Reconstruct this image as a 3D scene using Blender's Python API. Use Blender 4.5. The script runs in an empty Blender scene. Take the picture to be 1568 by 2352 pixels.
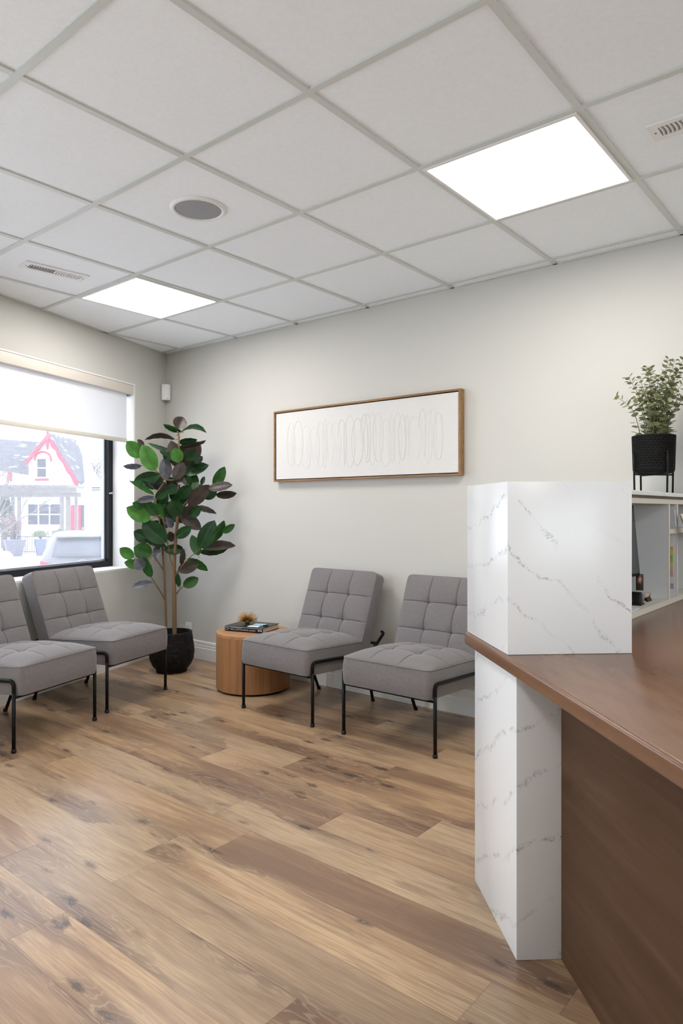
import bpy, bmesh, math, random
from mathutils import Vector, Matrix, noise

random.seed(7)
S = bpy.context.scene
COL = S.collection
PI = math.pi
HC = 1.167            # eye height
ZC = 2.449            # ceiling grid height


def U2(deg):
    a = math.radians(deg)
    return Vector((math.cos(a), math.sin(a), 0))


GA = U2(-39.53)                       # ceiling grid / floor boards, along the back wall
GB = Vector((-GA.y, GA.x, 0))
WA = U2(-39.1)                        # back wall, running right from the corner
WB = Vector((-WA.y, WA.x, 0))         # out of the room through the back wall
LD = U2(69.6)                         # window wall, running towards the corner
LN = Vector((-LD.y, LD.x, 0))         # out of the room through the window wall
C0 = Vector((-1.4494, 5.679, 0))      # room corner
Z = Vector((0, 0, 1))

# ---------------------------------------------------------------- materials


class NT:
    def __init__(self, name):
        self.m = bpy.data.materials.new(name)
        self.m.use_nodes = True
        self.t = self.m.node_tree
        self.b = self.t.nodes['Principled BSDF']
        self.out = self.t.nodes['Material Output']

    def n(self, kind, **kw):
        x = self.t.nodes.new(kind)
        for k, v in kw.items():
            setattr(x, k, v)
        return x

    def set(self, sock, v):
        if hasattr(v, 'is_output') or isinstance(v, bpy.types.NodeSocket):
            self.t.links.new(v, sock)
        else:
            if isinstance(v, tuple) and len(v) == 3 and sock.type == 'RGBA':
                v = v + (1,)
            sock.default_value = v

    def math(self, op, a, b=None, c=None, clamp=False):
        x = self.n('ShaderNodeMath', operation=op)
        x.use_clamp = clamp
        for i, v in enumerate((a, b, c)):
            if v is not None:
                self.set(x.inputs[i], v)
        return x.outputs[0]

    def vm(self, op, a, b=None):
        x = self.n('ShaderNodeVectorMath', operation=op)
        self.set(x.inputs[0], a)
        if b is not None:
            self.set(x.inputs[1], b)
        return x.outputs['Value'] if op in ('DOT_PRODUCT', 'LENGTH', 'DISTANCE') else x.outputs[0]

    def mix(self, f, a, b, mode='MIX'):
        x = self.n('ShaderNodeMix', data_type='RGBA', blend_type=mode)
        self.set(x.inputs[0], f)
        self.set(x.inputs[6], a)
        self.set(x.inputs[7], b)
        return x.outputs[2]

    def noise(self, vec, scale, detail=2.0, rough=.5, dist=0.0, out=0):
        x = self.n('ShaderNodeTexNoise')
        self.set(x.inputs['Vector'], vec)
        x.inputs['Scale'].default_value = scale
        x.inputs['Detail'].default_value = detail
        x.inputs['Roughness'].default_value = rough
        x.inputs['Distortion'].default_value = dist
        return x.outputs[out]

    def ramp(self, f, stops, interp='LINEAR'):
        x = self.n('ShaderNodeValToRGB')
        x.color_ramp.interpolation = interp
        e = x.color_ramp.elements
        while len(e) < len(stops):
            e.new(.5)
        for el, (p, c) in zip(e, stops):
            el.position = p
            el.color = c + (1,) if len(c) == 3 else c
        self.set(x.inputs[0], f)
        return x.outputs[0]

    def step(self, v, lo, hi, a=0.0, b=1.0):
        x = self.n('ShaderNodeMapRange', interpolation_type='SMOOTHSTEP')
        self.set(x.inputs[0], v)
        for i, q in enumerate((lo, hi, a, b)):
            x.inputs[i + 1].default_value = q
        return x.outputs[0]

    def scale(self, v, s):
        return self.vm('MULTIPLY', v, s)

    def bump(self, h, strength=.2, dist=.002):
        x = self.n('ShaderNodeBump')
        x.inputs['Strength'].default_value = strength
        x.inputs['Distance'].default_value = dist
        self.set(x.inputs['Height'], h)
        self.t.links.new(x.outputs[0], self.b.inputs['Normal'])

    def P(self, **kw):
        for k, v in kw.items():
            self.set(self.b.inputs[k.replace('_', ' ')], v)
        return self


def coords(m, kind='Object'):
    return m.n('ShaderNodeTexCoord').outputs[kind]


def pos(m):
    return m.n('ShaderNodeNewGeometry').outputs['Position']


def flat(name, col, rough=.5, metal=0.0, spec=.5, bump=None):
    m = NT(name)
    m.P(Base_Color=col, Roughness=rough, Metallic=metal, Specular_IOR_Level=spec)
    if bump:
        m.bump(m.noise(coords(m), bump[0], 3), bump[1], bump[2])
    return m.m


def mat_floor():
    m = NT('oak_vinyl_planks')
    co = coords(m)
    sp = m.n('ShaderNodeSeparateXYZ')
    m.set(sp.inputs[0], co)
    W, L = .172, 1.22
    py = m.math('DIVIDE', sp.outputs[1], W)
    row = m.math('FLOOR', py)
    wn = m.n('ShaderNodeTexWhiteNoise', noise_dimensions='1D')
    m.set(wn.inputs['W'], row)
    px = m.math('ADD', m.math('DIVIDE', sp.outputs[0], L), wn.outputs['Value'])
    cl = m.math('FLOOR', px)
    cb = m.n('ShaderNodeCombineXYZ')
    m.set(cb.inputs[0], cl)
    m.set(cb.inputs[1], row)
    w2 = m.n('ShaderNodeTexWhiteNoise', noise_dimensions='2D')
    m.set(w2.inputs['Vector'], cb.outputs[0])
    rnd, rcol = w2.outputs['Value'], w2.outputs['Color']
    off = m.scale(rcol, (37, 23, 11))
    loc = m.vm('ADD', co, off)
    # knots: cells stretched along the board
    kv = m.vm('ADD', m.scale(loc, (1.25, 6.2, 1)), m.scale(m.vm('SUBTRACT', m.noise(m.scale(loc, (5, 16, 1)), 1, 3, out=1), (.5, .5, .5)), (.34, .5, 0)))
    vo = m.n('ShaderNodeTexVoronoi')
    vo.voronoi_dimensions = '2D'
    vo.inputs['Scale'].default_value = 1
    m.set(vo.inputs['Vector'], kv)
    vs = m.n('ShaderNodeSeparateColor')
    m.set(vs.inputs[0], vo.outputs['Color'])
    has = m.step(vs.outputs[0], .30, .42)
    kd = vo.outputs['Distance']
    halo = m.math('MULTIPLY', m.step(kd, .02, .62, 1, 0), has)
    # small round knots sit inside the stretched dark zones
    k2 = m.n('ShaderNodeTexVoronoi')
    k2.voronoi_dimensions = '2D'
    k2.inputs['Scale'].default_value = 1
    m.set(k2.inputs['Vector'], m.vm('ADD', m.scale(loc, (6.5, 17, 1)), m.scale(m.vm('SUBTRACT', m.noise(m.scale(loc, (25, 60, 1)), 1, 3, .6, out=1), (.5, .5, .5)), (.6, .6, 0))))
    c2 = m.n('ShaderNodeSeparateColor')
    m.set(c2.inputs[0], k2.outputs['Color'])
    kn = m.math('MULTIPLY', m.step(c2.outputs[0], .58, .66), m.step(halo, .12, .32))
    core = m.math('MULTIPLY', m.step(k2.outputs['Distance'], .04, .36, 1, 0), kn)
    dot = m.math('MULTIPLY', m.step(k2.outputs['Distance'], .02, .05, 1, 0), m.math('MULTIPLY', kn, m.step(c2.outputs[1], .5, .55)))
    # grain
    g1 = m.noise(m.scale(loc, (1.1, 13, 1)), 1, 3, .55, .6)
    cath = m.math('ADD', m.math('MULTIPLY', g1, 20), m.math('ADD', m.math('MULTIPLY', halo, 7.0), m.math('MULTIPLY', core, 3.0)))
    ring = m.math('PINGPONG', cath, 1)
    ring = m.math('MULTIPLY', m.step(ring, .6, 1), m.step(halo, .05, .45, .22, 1))
    fine = m.noise(m.scale(loc, (7, 190, 1)), 1, 4, .6)
    broad = m.step(m.noise(m.scale(loc, (.9, 7.5, 1)), 1, 4, .62, .6), .30, .70)
    streak = m.step(m.noise(m.scale(loc, (1.6, 21, 1)), 1, 5, .68, .9), .52, .70)
    tone = m.math('ADD', m.math('MULTIPLY', rnd, .42), m.math('MULTIPLY', broad, .58))
    base = m.ramp(tone, [(.12, (.205, .120, .074)), (.36, (.325, .200, .118)), (.56, (.455, .297, .170)), (.85, (.545, .378, .225))])
    wg = m.n('ShaderNodeSeparateColor')
    m.set(wg.inputs[0], rcol)
    base = m.mix(m.step(wg.outputs[2], .55, .8, 0, .45), base, (.44, .335, .225))
    dark = m.math('MULTIPLY', halo, m.step(broad, .2, .85, 1, .55))
    base = m.mix(m.math('MULTIPLY', streak, .62), base, (.165, .094, .060))
    base = m.mix(m.math('MULTIPLY', dark, .84), base, (.118, .068, .048))
    base = m.mix(m.step(fine, .36, .64, .42, 0), base, (.20, .118, .07))
    base = m.mix(m.math('MULTIPLY', ring, .30), base, (.56, .42, .30))
    base = m.mix(m.math('MULTIPLY', core, .82), base, (.050, .032, .026))
    base = m.mix(m.math('MULTIPLY', dot, .45), base, (.5, .42, .34))
    fy = m.math('FRACT', py)
    fx = m.math('FRACT', px)
    ey = m.math('MINIMUM', fy, m.math('SUBTRACT', 1, fy))
    ex = m.math('MINIMUM', fx, m.math('SUBTRACT', 1, fx))
    gap = m.math('MAXIMUM', m.step(ey, .004, .012, 1, 0), m.step(ex, .0006, .0018, 1, 0))
    base = m.mix(m.math('MULTIPLY', gap, .32), base, (.09, .058, .04))
    ro = m.math('ADD', .25, m.math('MULTIPLY', fine, .12))
    m.P(Base_Color=base, Roughness=ro, Specular_IOR_Level=.5)
    m.bump(m.math('SUBTRACT', fine, m.math('MULTIPLY', gap, 2)), .22, .0007)
    return m.m


def mat_quartz(name, d, freq, shift, wob=.16, wd=.085, top=None):
    m = NT(name)
    p = pos(m)
    nz = m.vm('SUBTRACT', m.noise(p, 4.5, 4, .6, out=1), (.5, .5, .5))
    q = m.vm('ADD', p, m.scale(nz, (wob, wob, wob)))
    f = m.math('ADD', m.math('MULTIPLY', m.vm('DOT_PRODUCT', q, d), freq), shift)
    v = m.math('ABSOLUTE', m.math('SUBTRACT', m.math('FRACT', f), .5))
    band = m.step(v, .0, wd, 1, 0)
    if top:
        band = m.math('MULTIPLY', band, m.step(f, top, top + .2, 1, 0))
    q2 = m.vm('ADD', p, m.scale(m.vm('SUBTRACT', m.noise(p, 45, 4, .7, out=1), (.5, .5, .5)), (.035, .035, .035)))
    vo = m.n('ShaderNodeTexVoronoi', feature='DISTANCE_TO_EDGE')
    vo.inputs['Scale'].default_value = 120
    m.set(vo.inputs['Vector'], q2)
    crack = m.step(vo.outputs['Distance'], .0, .13, 1, 0)
    gate = m.math('MULTIPLY', m.step(m.noise(p, 14, 4, .65), .38, .56), m.step(m.noise(p, 4.5, 2), .36, .50, .40, 1))
    gate2 = m.step(m.noise(p, 60, 2, .6), .34, .52)
    k = m.math('MULTIPLY', m.math('MULTIPLY', band, crack), m.math('MULTIPLY', gate, gate2))
    soft = m.math('MULTIPLY', m.math('MULTIPLY', m.step(v, 0, .035, 1, 0), gate), .12)
    col = m.mix(soft, (.79, .80, .815), (.52, .54, .57))
    col = m.mix(m.math('MULTIPLY', k, .95), col, (.12, .15, .18))
    m.P(Base_Color=col, Roughness=.22, Specular_IOR_Level=.45)
    return m.m


def mat_wood(name, c1, c2, c3, stretch, rough=.4, spec=.5, coat=0.0, fine=.35):
    """stretch: multipliers on object coords (small along the grain)"""
    m = NT(name)
    co = coords(m)
    a = m.noise(m.scale(co, stretch), 1, 4, .6, .4)
    b = m.noise(m.scale(co, tuple(s * 6 for s in stretch)), 1, 3, .6)
    col = m.ramp(a, [(.3, c1), (.5, c2), (.72, c3)])
    col = m.mix(m.step(b, .35, .7, fine, 0), col, c1)
    m.P(Base_Color=col, Roughness=rough, Specular_IOR_Level=spec, Coat_Weight=coat, Coat_Roughness=.25)
    m.bump(b, .06, .0005)
    return m.m


def mat_fabric():
    m = NT('grey_woven_upholstery')
    co = coords(m)
    w1 = m.noise(m.scale(co, (420, 60, 420)), 1, 2)
    w2 = m.noise(m.scale(co, (60, 420, 60)), 1, 2)
    t = m.math('MULTIPLY', m.math('ADD', w1, w2), .5)
    big = m.noise(co, 7, 3)
    col = m.ramp(m.math('ADD', m.math('MULTIPLY', t, .9), m.math('MULTIPLY', big, .1)),
                 [(.3, (.160, .147, .149)), (.5, (.189, .174, .176)), (.7, (.220, .204, .206))])
    m.P(Base_Color=col, Roughness=.92, Specular_IOR_Level=.15, Sheen_Weight=.25, Sheen_Roughness=.5)
    m.bump(t, .25, .0006)
    return m.m


def mat_leaf(name, top, under, trans, rough=.35):
    m = NT(name)
    geo = m.n('ShaderNodeNewGeometry')
    p = coords(m)
    n1 = m.noise(p, 18, 3)
    tcol = m.mix(m.step(n1, .3, .7), tuple(c * .62 for c in top), tuple(min(1, c * 1.2) for c in top))
    col = m.mix(geo.outputs['Backfacing'], tcol, under)
    m.P(Base_Color=col, Roughness=rough, Specular_IOR_Level=.3)
    tr = m.n('ShaderNodeBsdfTranslucent')
    m.set(tr.inputs[0], tuple(min(1, c * 1.5) for c in top))
    mx = m.n('ShaderNodeMixShader')
    mx.inputs[0].default_value = trans
    m.t.links.new(m.b.outputs[0], mx.inputs[1])
    m.t.links.new(tr.outputs[0], mx.inputs[2])
    m.t.links.new(mx.outputs[0], m.out.inputs[0])
    return m.m


def mat_emit(name, col, strength):
    m = NT(name)
    m.P(Base_Color=(.8, .8, .8), Emission_Color=col, Emission_Strength=strength)
    return m.m


def mat_blind():
    m = NT('white_blind_fabric')
    co = coords(m)
    w = m.math('ADD', m.noise(m.scale(co, (900, 40, 900)), 1, 1), m.noise(m.scale(co, (40, 900, 40)), 1, 1))
    d = m.n('ShaderNodeBsdfDiffuse')
    d.inputs[0].default_value = (.80, .80, .80, 1)
    tr = m.n('ShaderNodeBsdfTranslucent')
    m.set(tr.inputs[0], m.mix(m.math('MULTIPLY', w, .5), (.86, .87, .90), (.95, .96, .98)))
    mx = m.n('ShaderNodeMixShader')
    mx.inputs[0].default_value = .36
    m.t.links.new(d.outputs[0], mx.inputs[1])
    m.t.links.new(tr.outputs[0], mx.inputs[2])
    m.t.links.new(mx.outputs[0], m.out.inputs[0])
    return m.m


def mat_glass(name, haze, tint=(.97, .985, 1)):
    m = NT(name)
    t = m.n('ShaderNodeBsdfTransparent')
    t.inputs[0].default_value = tint + (1,)
    tr = m.n('ShaderNodeBsdfTranslucent')
    tr.inputs[0].default_value = (.97, .96, 1, 1)
    gl = m.n('ShaderNodeBsdfGlossy')
    gl.inputs['Roughness'].default_value = .02
    a = m.n('ShaderNodeMixShader')
    a.inputs[0].default_value = haze
    m.t.links.new(t.outputs[0], a.inputs[1])
    m.t.links.new(tr.outputs[0], a.inputs[2])
    b = m.n('ShaderNodeMixShader')
    b.inputs[0].default_value = .04
    m.t.links.new(a.outputs[0], b.inputs[1])
    m.t.links.new(gl.outputs[0], b.inputs[2])
    m.t.links.new(b.outputs[0], m.out.inputs[0])
    return m.m


def mat_tile():
    m = NT('white_ceiling_tile')
    co = coords(m)
    n1 = m.noise(co, 260, 4, .7)
    n2 = m.noise(co, 60, 3)
    t = m.math('ADD', m.math('MULTIPLY', n1, .7), m.math('MULTIPLY', n2, .3))
    m.P(Base_Color=m.ramp(t, [(.3, (.82, .855, .885)), (.6, (.885, .92, .95))]), Roughness=.9, Specular_IOR_Level=.1)
    m.bump(t, .35, .0015)
    return m.m


def mat_paint(name, col):
    m = NT(name)
    co = coords(m)
    n1 = m.noise(co, 320, 3)
    m.P(Base_Color=col, Roughness=.62, Specular_IOR_Level=.3)
    m.bump(n1, .06, .0006)
    return m.m


def mat_brickpot():
    m = NT('black_carved_clay')
    co = coords(m)
    sp = m.n('ShaderNodeSeparateXYZ')
    m.set(sp.inputs[0], co)
    ang = m.math('ARCTAN2', sp.outputs[1], sp.outputs[0])
    cb = m.n('ShaderNodeCombineXYZ')
    m.set(cb.inputs[0], m.math('MULTIPLY', ang, 1.0))
    m.set(cb.inputs[1], sp.outputs[2])
    v = m.scale(cb.outputs[0], (7.5, 62, 1))
    br = m.n('ShaderNodeTexBrick')
    br.inputs['Scale'].default_value = 1
    br.inputs['Brick Width'].default_value = 1.4
    br.inputs['Row Height'].default_value = .9
    br.inputs['Mortar Size'].default_value = .1
    m.set(br.inputs['Vector'], v)
    h = m.math('ADD', m.math('MULTIPLY', br.outputs['Fac'], -1), m.math('MULTIPLY', m.noise(co, 45, 4), 1.2))
    m.P(Base_Color=m.ramp(m.noise(co, 30, 4), [(.3, (.006, .006, .007)), (.75, (.016, .015, .015))]), Roughness=.6, Specular_IOR_Level=.15)
    m.bump(h, .9, .006)
    return m.m


def mat_snow():
    m = NT('snow_cover')
    co = coords(m)
    m.P(Base_Color=m.ramp(m.noise(co, .35, 4), [(.3, (.66, .69, .74)), (.6, (.88, .89, .91))]), Roughness=.8)
    return m.m


M = dict(
    floor=mat_floor(),
    wall=mat_paint('warm_grey_wall_paint', (.595, .585, .548)),
    white=mat_paint('white_trim_paint', (.80, .80, .79)),
    jamb=mat_paint('white_reveal_paint', (.80, .80, .79)),
    tile=mat_tile(),
    tbar=flat('grid_white_enamel', (.60, .625, .60), .45),
    quartz_a=mat_quartz('veined_quartz_slab', (.82, .35, 1.0), 7.14, .84, .15, .085, 16.95),
    quartz_b=mat_quartz('veined_quartz_post', (-.5, .50, 1.0), 6.25, .64, .13, .085),
    quartz_c=mat_quartz('veined_quartz_ledge', (.5, .3, .3), 3.0, .1, .2),
    walnut=mat_wood('stained_countertop', (.135, .066, .036), (.182, .093, .052), (.228, .124, .072), (9, 1.3, 9), .26, .45, .0, .25),
    walnut_dark=mat_wood('stained_desk_panel', (.066, .031, .016), (.088, .045, .025), (.112, .060, .036), (14, 1.3, 18), .5, .2, .0, .35),
    veneer=mat_wood('oak_veneer', (.270, .125, .050), (.355, .175, .075), (.43, .225, .10), (34, 34, 1.2), .45, .4, 0, .4),
    frame_wood=mat_wood('picture_frame_oak', (.20, .105, .04), (.29, .16, .065), (.37, .215, .095), (3, 40, 40), .5, .4, 0, .3),
    canvas=mat_paint('white_plaster_canvas', (.70, .69, .675)),
    fabric=mat_fabric(),
    black_metal=flat('black_powder_coat', (.006, .006, .006), .38, 0.0, .16),
    black_frame=flat('black_window_frame', (.010, .011, .014), .4, 0.0, .18),
    alu=flat('grey_glazing_bead', (.42, .45, .50), .4, .3),
    blind=mat_blind(),
    cream=flat('cream_aluminium', (.72, .665, .60), .45),
    hem=flat('cream_blind_hem', (.66, .62, .55), .7),
    glass=mat_glass('hazy_window_glass', .055, (.74, .74, .765)),
    clear_glass=mat_glass('clear_glass', 0.0, (.93, .95, .95)),
    pot=mat_brickpot(),
    soil=flat('dark_soil', (.018, .014, .011), .95, bump=(60, .8, .01)),
    bark=flat('brown_bark', (.165, .095, .045), .75, bump=(55, .6, .004)),
    leaf=mat_leaf('rubber_leaf_dark', (.010, .040, .011), (.05, .034, .027), .05, .28),
    leaf_mid=mat_leaf('rubber_leaf_green', (.020, .082, .014), (.06, .055, .03), .10, .34),
    leaf_backlit=mat_leaf('rubber_leaf_pale_backlit', (.048, .160, .020), (.09, .12, .04), .14, .38),  # window backlight put into the paler green; midribs share it
    leaf_brown=mat_leaf('rubber_leaf_underside', (.043, .031, .025), (.02, .045, .018), .04, .30),
    leaf_silver=mat_leaf('rubber_leaf_bluish', (.10, .10, .115), (.03, .07, .025), .08, .24),
    euc=mat_leaf('eucalyptus_leaf', (.29, .315, .17), (.31, .33, .21), .15, .55),
    euc_stem=flat('eucalyptus_stem', (.19, .175, .11), .7),
    gold=flat('brushed_gold', (.52, .30, .09), .32, .9),
    black=flat('black_plastic', (.014, .014, .015), .4, 0.0, .22),
    paper=flat('white_paper', (.72, .75, .82), .7),
    cabinet=mat_paint('cream_melamine', (.66, .625, .56)),
    panel_white=mat_paint('pale_grey_melamine', (.70, .72, .74)),
    speaker=flat('grey_speaker_mesh', (.30, .31, .325), .6, bump=(900, .5, .001)),
    light=mat_emit('ceiling_panel_diffuser', (1.0, .968, .92), 16.5),
)

# ---------------------------------------------------------------- mesh helpers


class MB:
    def __init__(self):
        self.v, self.f, self.mi, self.sm = [], [], [], []

    def add(self, vs, fs, mi=0, smooth=False):
        o = len(self.v)
        self.v += [tuple(v) for v in vs]
        self.f += [tuple(i + o for i in f) for f in fs]
        self.mi += [mi] * len(fs)
        self.sm += [smooth] * len(fs)
        return self

    def box(self, c, s, ax=None, mi=0):
        """centre, full sizes, optional (x, y, z) axes"""
        ax = ax or (Vector((1, 0, 0)), Vector((0, 1, 0)), Z)
        c = Vector(c)
        vs = []
        for i in (-.5, .5):
            for j in (-.5, .5):
                for k in (-.5, .5):
                    vs.append(c + ax[0] * s[0] * i + ax[1] * s[1] * j + ax[2] * s[2] * k)
        return self.add(vs, [(0, 1, 3, 2), (4, 6, 7, 5), (0, 4, 5, 1), (2, 3, 7, 6), (0, 2, 6, 4), (1, 5, 7, 3)], mi)

    def prism(self, poly, z0, z1, mi=0):
        """counter-clockwise plan polygon"""
        n = len(poly)
        vs = [(p[0], p[1], z0) for p in poly] + [(p[0], p[1], z1) for p in poly]
        fs = [tuple(range(n))[::-1], tuple(range(n, 2 * n))]
        fs += [(i, (i + 1) % n, (i + 1) % n + n, i + n) for i in range(n)]
        return self.add(vs, fs, mi)

    def tube(self, pts, r, n=10, mi=0, cap=True):
        pts = [Vector(p) for p in pts]
        rs = r if isinstance(r, (list, tuple)) else [r] * len(pts)
        t0 = (pts[1] - pts[0]).normalized()
        u = t0.orthogonal().normalized()
        vs, fs = [], []
        for i, p in enumerate(pts):
            a = pts[max(i - 1, 0)]
            b = pts[min(i + 1, len(pts) - 1)]
            t = (b - a).normalized()
            u = (u - t * u.dot(t))
            u = u.normalized() if u.length > 1e-6 else t.orthogonal().normalized()
            w = t.cross(u)
            for k in range(n):
                an = 2 * PI * k / n
                vs.append(p + (u * math.cos(an) + w * math.sin(an)) * rs[i])
        for i in range(len(pts) - 1):
            for k in range(n):
                a, b = i * n + k, i * n + (k + 1) % n
                fs.append((a, b, b + n, a + n))
        self.add(vs, fs, mi, True)
        if cap:
            o = len(self.v) - len(vs)
            self.f += [tuple(range(o, o + n))[::-1], tuple(range(o + len(vs) - n, o + len(vs)))]
            self.mi += [mi, mi]
            self.sm += [False, False]
        return self

    def lathe(self, prof, n=40, c=(0, 0, 0), mi=0, smooth=True, rfun=None):
        """profile of (r, z) from bottom to top"""
        vs, fs = [], []
        for j, (r, z) in enumerate(prof):
            for k in range(n):
                a = 2 * PI * k / n
                rr = r + (rfun(a, z) if rfun and r > 1e-4 else 0)
                vs.append((c[0] + rr * math.cos(a), c[1] + rr * math.sin(a), c[2] + z))
        for j in range(len(prof) - 1):
            for k in range(n):
                a, b = j * n + k, j * n + (k + 1) % n
                fs.append((a, b, b + n, a + n))
        return self.add(vs, fs, mi, smooth)

    def build(self, name, mat, parent=None, sharp=None, bevel=None):
        me = bpy.data.meshes.new(name)
        me.from_pydata(self.v, [], self.f)
        for mm in (mat if isinstance(mat, list) else [mat]):
            me.materials.append(mm)
        me.polygons.foreach_set('material_index', self.mi)
        me.polygons.foreach_set('use_smooth', self.sm)
        me.update()
        o = bpy.data.objects.new(name, me)
        COL.objects.link(o)
        if parent is not None:
            o.parent = parent
        if sharp:
            me.set_sharp_from_angle(angle=math.radians(sharp))
        if bevel:
            bm = bmesh.new()
            bm.from_mesh(me)
            bmesh.ops.recalc_face_normals(bm, faces=bm.faces)
            bmesh.ops.bevel(bm, geom=[e for e in bm.edges if len(e.link_faces) == 2 and e.calc_face_angle(0) > .5], offset=bevel[0], segments=bevel[1],
                            affect='EDGES', profile=.5, clamp_overlap=True)
            bm.to_mesh(me)
            bm.free()
            if bevel[1] > 1:
                for p in me.polygons:
                    p.use_smooth = True
                me.set_sharp_from_angle(angle=math.radians(40))
        return o


def fillet(pts, r, seg=6):
    """round the inner corners of a polyline"""
    pts = [Vector(p) for p in pts]
    out = [pts[0]]
    for a, b, c in zip(pts, pts[1:], pts[2:]):
        d1 = (a - b)
        d2 = (c - b)
        q = min(r, d1.length * .49, d2.length * .49)
        p1 = b + d1.normalized() * q
        p2 = b + d2.normalized() * q
        for i in range(seg + 1):
            t = i / seg
            out.append(p1 * (1 - t) ** 2 + b * 2 * t * (1 - t) + p2 * t * t)
    out.append(pts[-1])
    return out


def smooth_path(pts, n=6):
    pts = [Vector(p) for p in pts]
    q = [pts[0]] + pts + [pts[-1]]
    out = []
    for i in range(1, len(q) - 2):
        a, b, c, d = q[i - 1], q[i], q[i + 1], q[i + 2]
        for k in range(n):
            t = k / n
            out.append(.5 * ((2 * b) + (c - a) * t + (2 * a - 5 * b + 4 * c - d) * t * t + (3 * b - a - 3 * c + d) * t ** 3))
    out.append(pts[-1])
    return out


def tag(o, label, cat, group=None, kind=None):
    o['label'] = label
    o['category'] = cat
    if group:
        o['group'] = group
    if kind:
        o['kind'] = kind
    return o


def empty(name, loc=(0, 0, 0), rz=0):
    o = bpy.data.objects.new(name, None)
    o.empty_display_size = .1
    COL.objects.link(o)
    o.location = loc
    o.rotation_euler = (0, 0, rz)
    return o


def struct(o, label=None):
    o['kind'] = 'structure'
    if label:
        o['label'] = label
    return o


def copy_thing(o, name_keep=True):
    c = o.copy()
    COL.objects.link(c)

    def rec(src, dst):
        for ch in src.children:
            d = ch.copy()
            COL.objects.link(d)
            d.parent = dst
            rec(ch, d)
    rec(o, c)
    return c


def rot(v):
    return math.atan2(v.y, v.x)


# ---------------------------------------------------------------- room shell
C1 = C0 + WA * 7.0
C2 = C1 - WB * 6.5
tl = 8.9
C3 = C0 - LD * tl
ROOM = [C0, C3, C2, C1]            # counter-clockwise seen from above?


def area(p):
    return sum(a.x * b.y - b.x * a.y for a, b in zip(p, p[1:] + p[:1]))


if area(ROOM) < 0:
    ROOM = ROOM[::-1]

# floor, its axes along the planks
fl = MB()
rz = rot(GA)
inv = Matrix.Rotation(-rz, 3, 'Z')
fl.prism([inv @ p for p in ROOM], -.06, 0)
o = struct(fl.build('floor', M['floor']))
o.rotation_euler = (0, 0, rz)

# ceiling tiles as one slab, above the grid face
ce = MB()
ce.prism(ROOM, ZC + .006, ZC + .08)
struct(ce.build('ceiling', M['tile']))


def clip_line(p, d):
    """interval of p + t d inside the room polygon"""
    t0, t1 = -99, 99
    n = len(ROOM)
    for i in range(n):
        a, b = ROOM[i], ROOM[(i + 1) % n]
        e = b - a
        nrm = Vector((-e.y, e.x, 0))
        den = d.dot(nrm)
        num = (a - p).dot(nrm)
        if abs(den) < 1e-9:
            continue
        t = num / den
        if den > 0:
            t0 = max(t0, t)
        else:
            t1 = min(t1, t)
    return t0, t1


G0 = Vector((-.9597, 2.0313, 0))
TILE = .61


def gp(u, v):
    return G0 + GA * (u * TILE) + GB * (v * TILE)


gr = MB()
for i in range(-9, 13):
    for (p, d, zz) in ((gp(i, 0), GB, 0), (gp(0, i), GA, .0006)):
        a, b = clip_line(p, d)
        if b - a < .05:
            continue
        a += .004
        b -= .004
        c = p + d * ((a + b) / 2)
        s = Vector((-d.y, d.x, 0))
        gr.box((c.x, c.y, ZC + .0045 - zz), (b - a, .0238, .009), (d, s, Z))
n = len(ROOM)
for i in range(n):
    a, b = ROOM[i], ROOM[(i + 1) % n]
    d = (b - a).normalized()
    s = Vector((-d.y, d.x, 0))
    c = (a + b) / 2 + s * .009
    gr.box((c.x, c.y, ZC + .0045), ((b - a).length - .05, .018, .009), (d, s, Z))
struct(gr.build('trim_1', M['tbar']), 'white ceiling grid bars')

# window wall with its opening
WS0, WS1, WZ0, WZ1, WTH = -3.3, -.402, .72, 2.138, .32


def wl(s, off, z):
    return C0 + LD * s + LN * off + Z * z


def wall_box(mb, s0, s1, o0, o1, z0, z1):
    c = wl((s0 + s1) / 2, (o0 + o1) / 2, (z0 + z1) / 2)
    mb.box(c, (s1 - s0, o1 - o0, z1 - z0), (LD, LN, Z))


w = MB()
W2A, W2B, W2Z0, W2Z1 = -6.6, -3.75, .06, 2.25
wall_box(w, -tl - .3, W2A, 0, WTH, -.06, ZC + .08)
wall_box(w, W2B, WS0, 0, WTH, -.06, ZC + .08)
wall_box(w, W2A, W2B, 0, WTH, -.06, W2Z0)
wall_box(w, W2A, W2B, 0, WTH, W2Z1, ZC + .08)
wall_box(w, WS1, .4, 0, WTH, -.06, ZC + .08)
wall_box(w, WS0, WS1, 0, WTH, -.06, WZ0)
wall_box(w, WS0, WS1, 0, WTH, WZ1, ZC + .08)
struct(w.build('wall_left', M['wall']))
w = MB()
c = C0 + WA * 3.5 + WB * .1 + Z * (ZC / 2)
w.box(c, (7.2, .2, ZC + .14), (WA, WB, Z))
struct(w.build('wall_back', M['wall']))
w = MB()


def rbox(mb, a0, a1, o0, o1, z0, z1):
    mb.box(C2 + WB * ((a0 + a1) / 2) + WA * ((o0 + o1) / 2) + Z * ((z0 + z1) / 2), (a1 - a0, o1 - o0, z1 - z0), (WB, WA, Z))


W3A, W3B, W3Z0, W3Z1 = 1.9, 4.3, .75, 2.2
rbox(w, 0, W3A, 0, .2, -.06, ZC + .08)
rbox(w, W3B, 6.5, 0, .2, -.06, ZC + .08)
rbox(w, W3A, W3B, 0, .2, -.06, W3Z0)
rbox(w, W3A, W3B, 0, .2, W3Z1, ZC + .08)
struct(w.build('wall_right', M['wall']))
w = MB()
d = (C2 - C3).normalized()
s = Vector((-d.y, d.x, 0))
FL, FD, FN = (C2 - C3).length, d, -s


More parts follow.
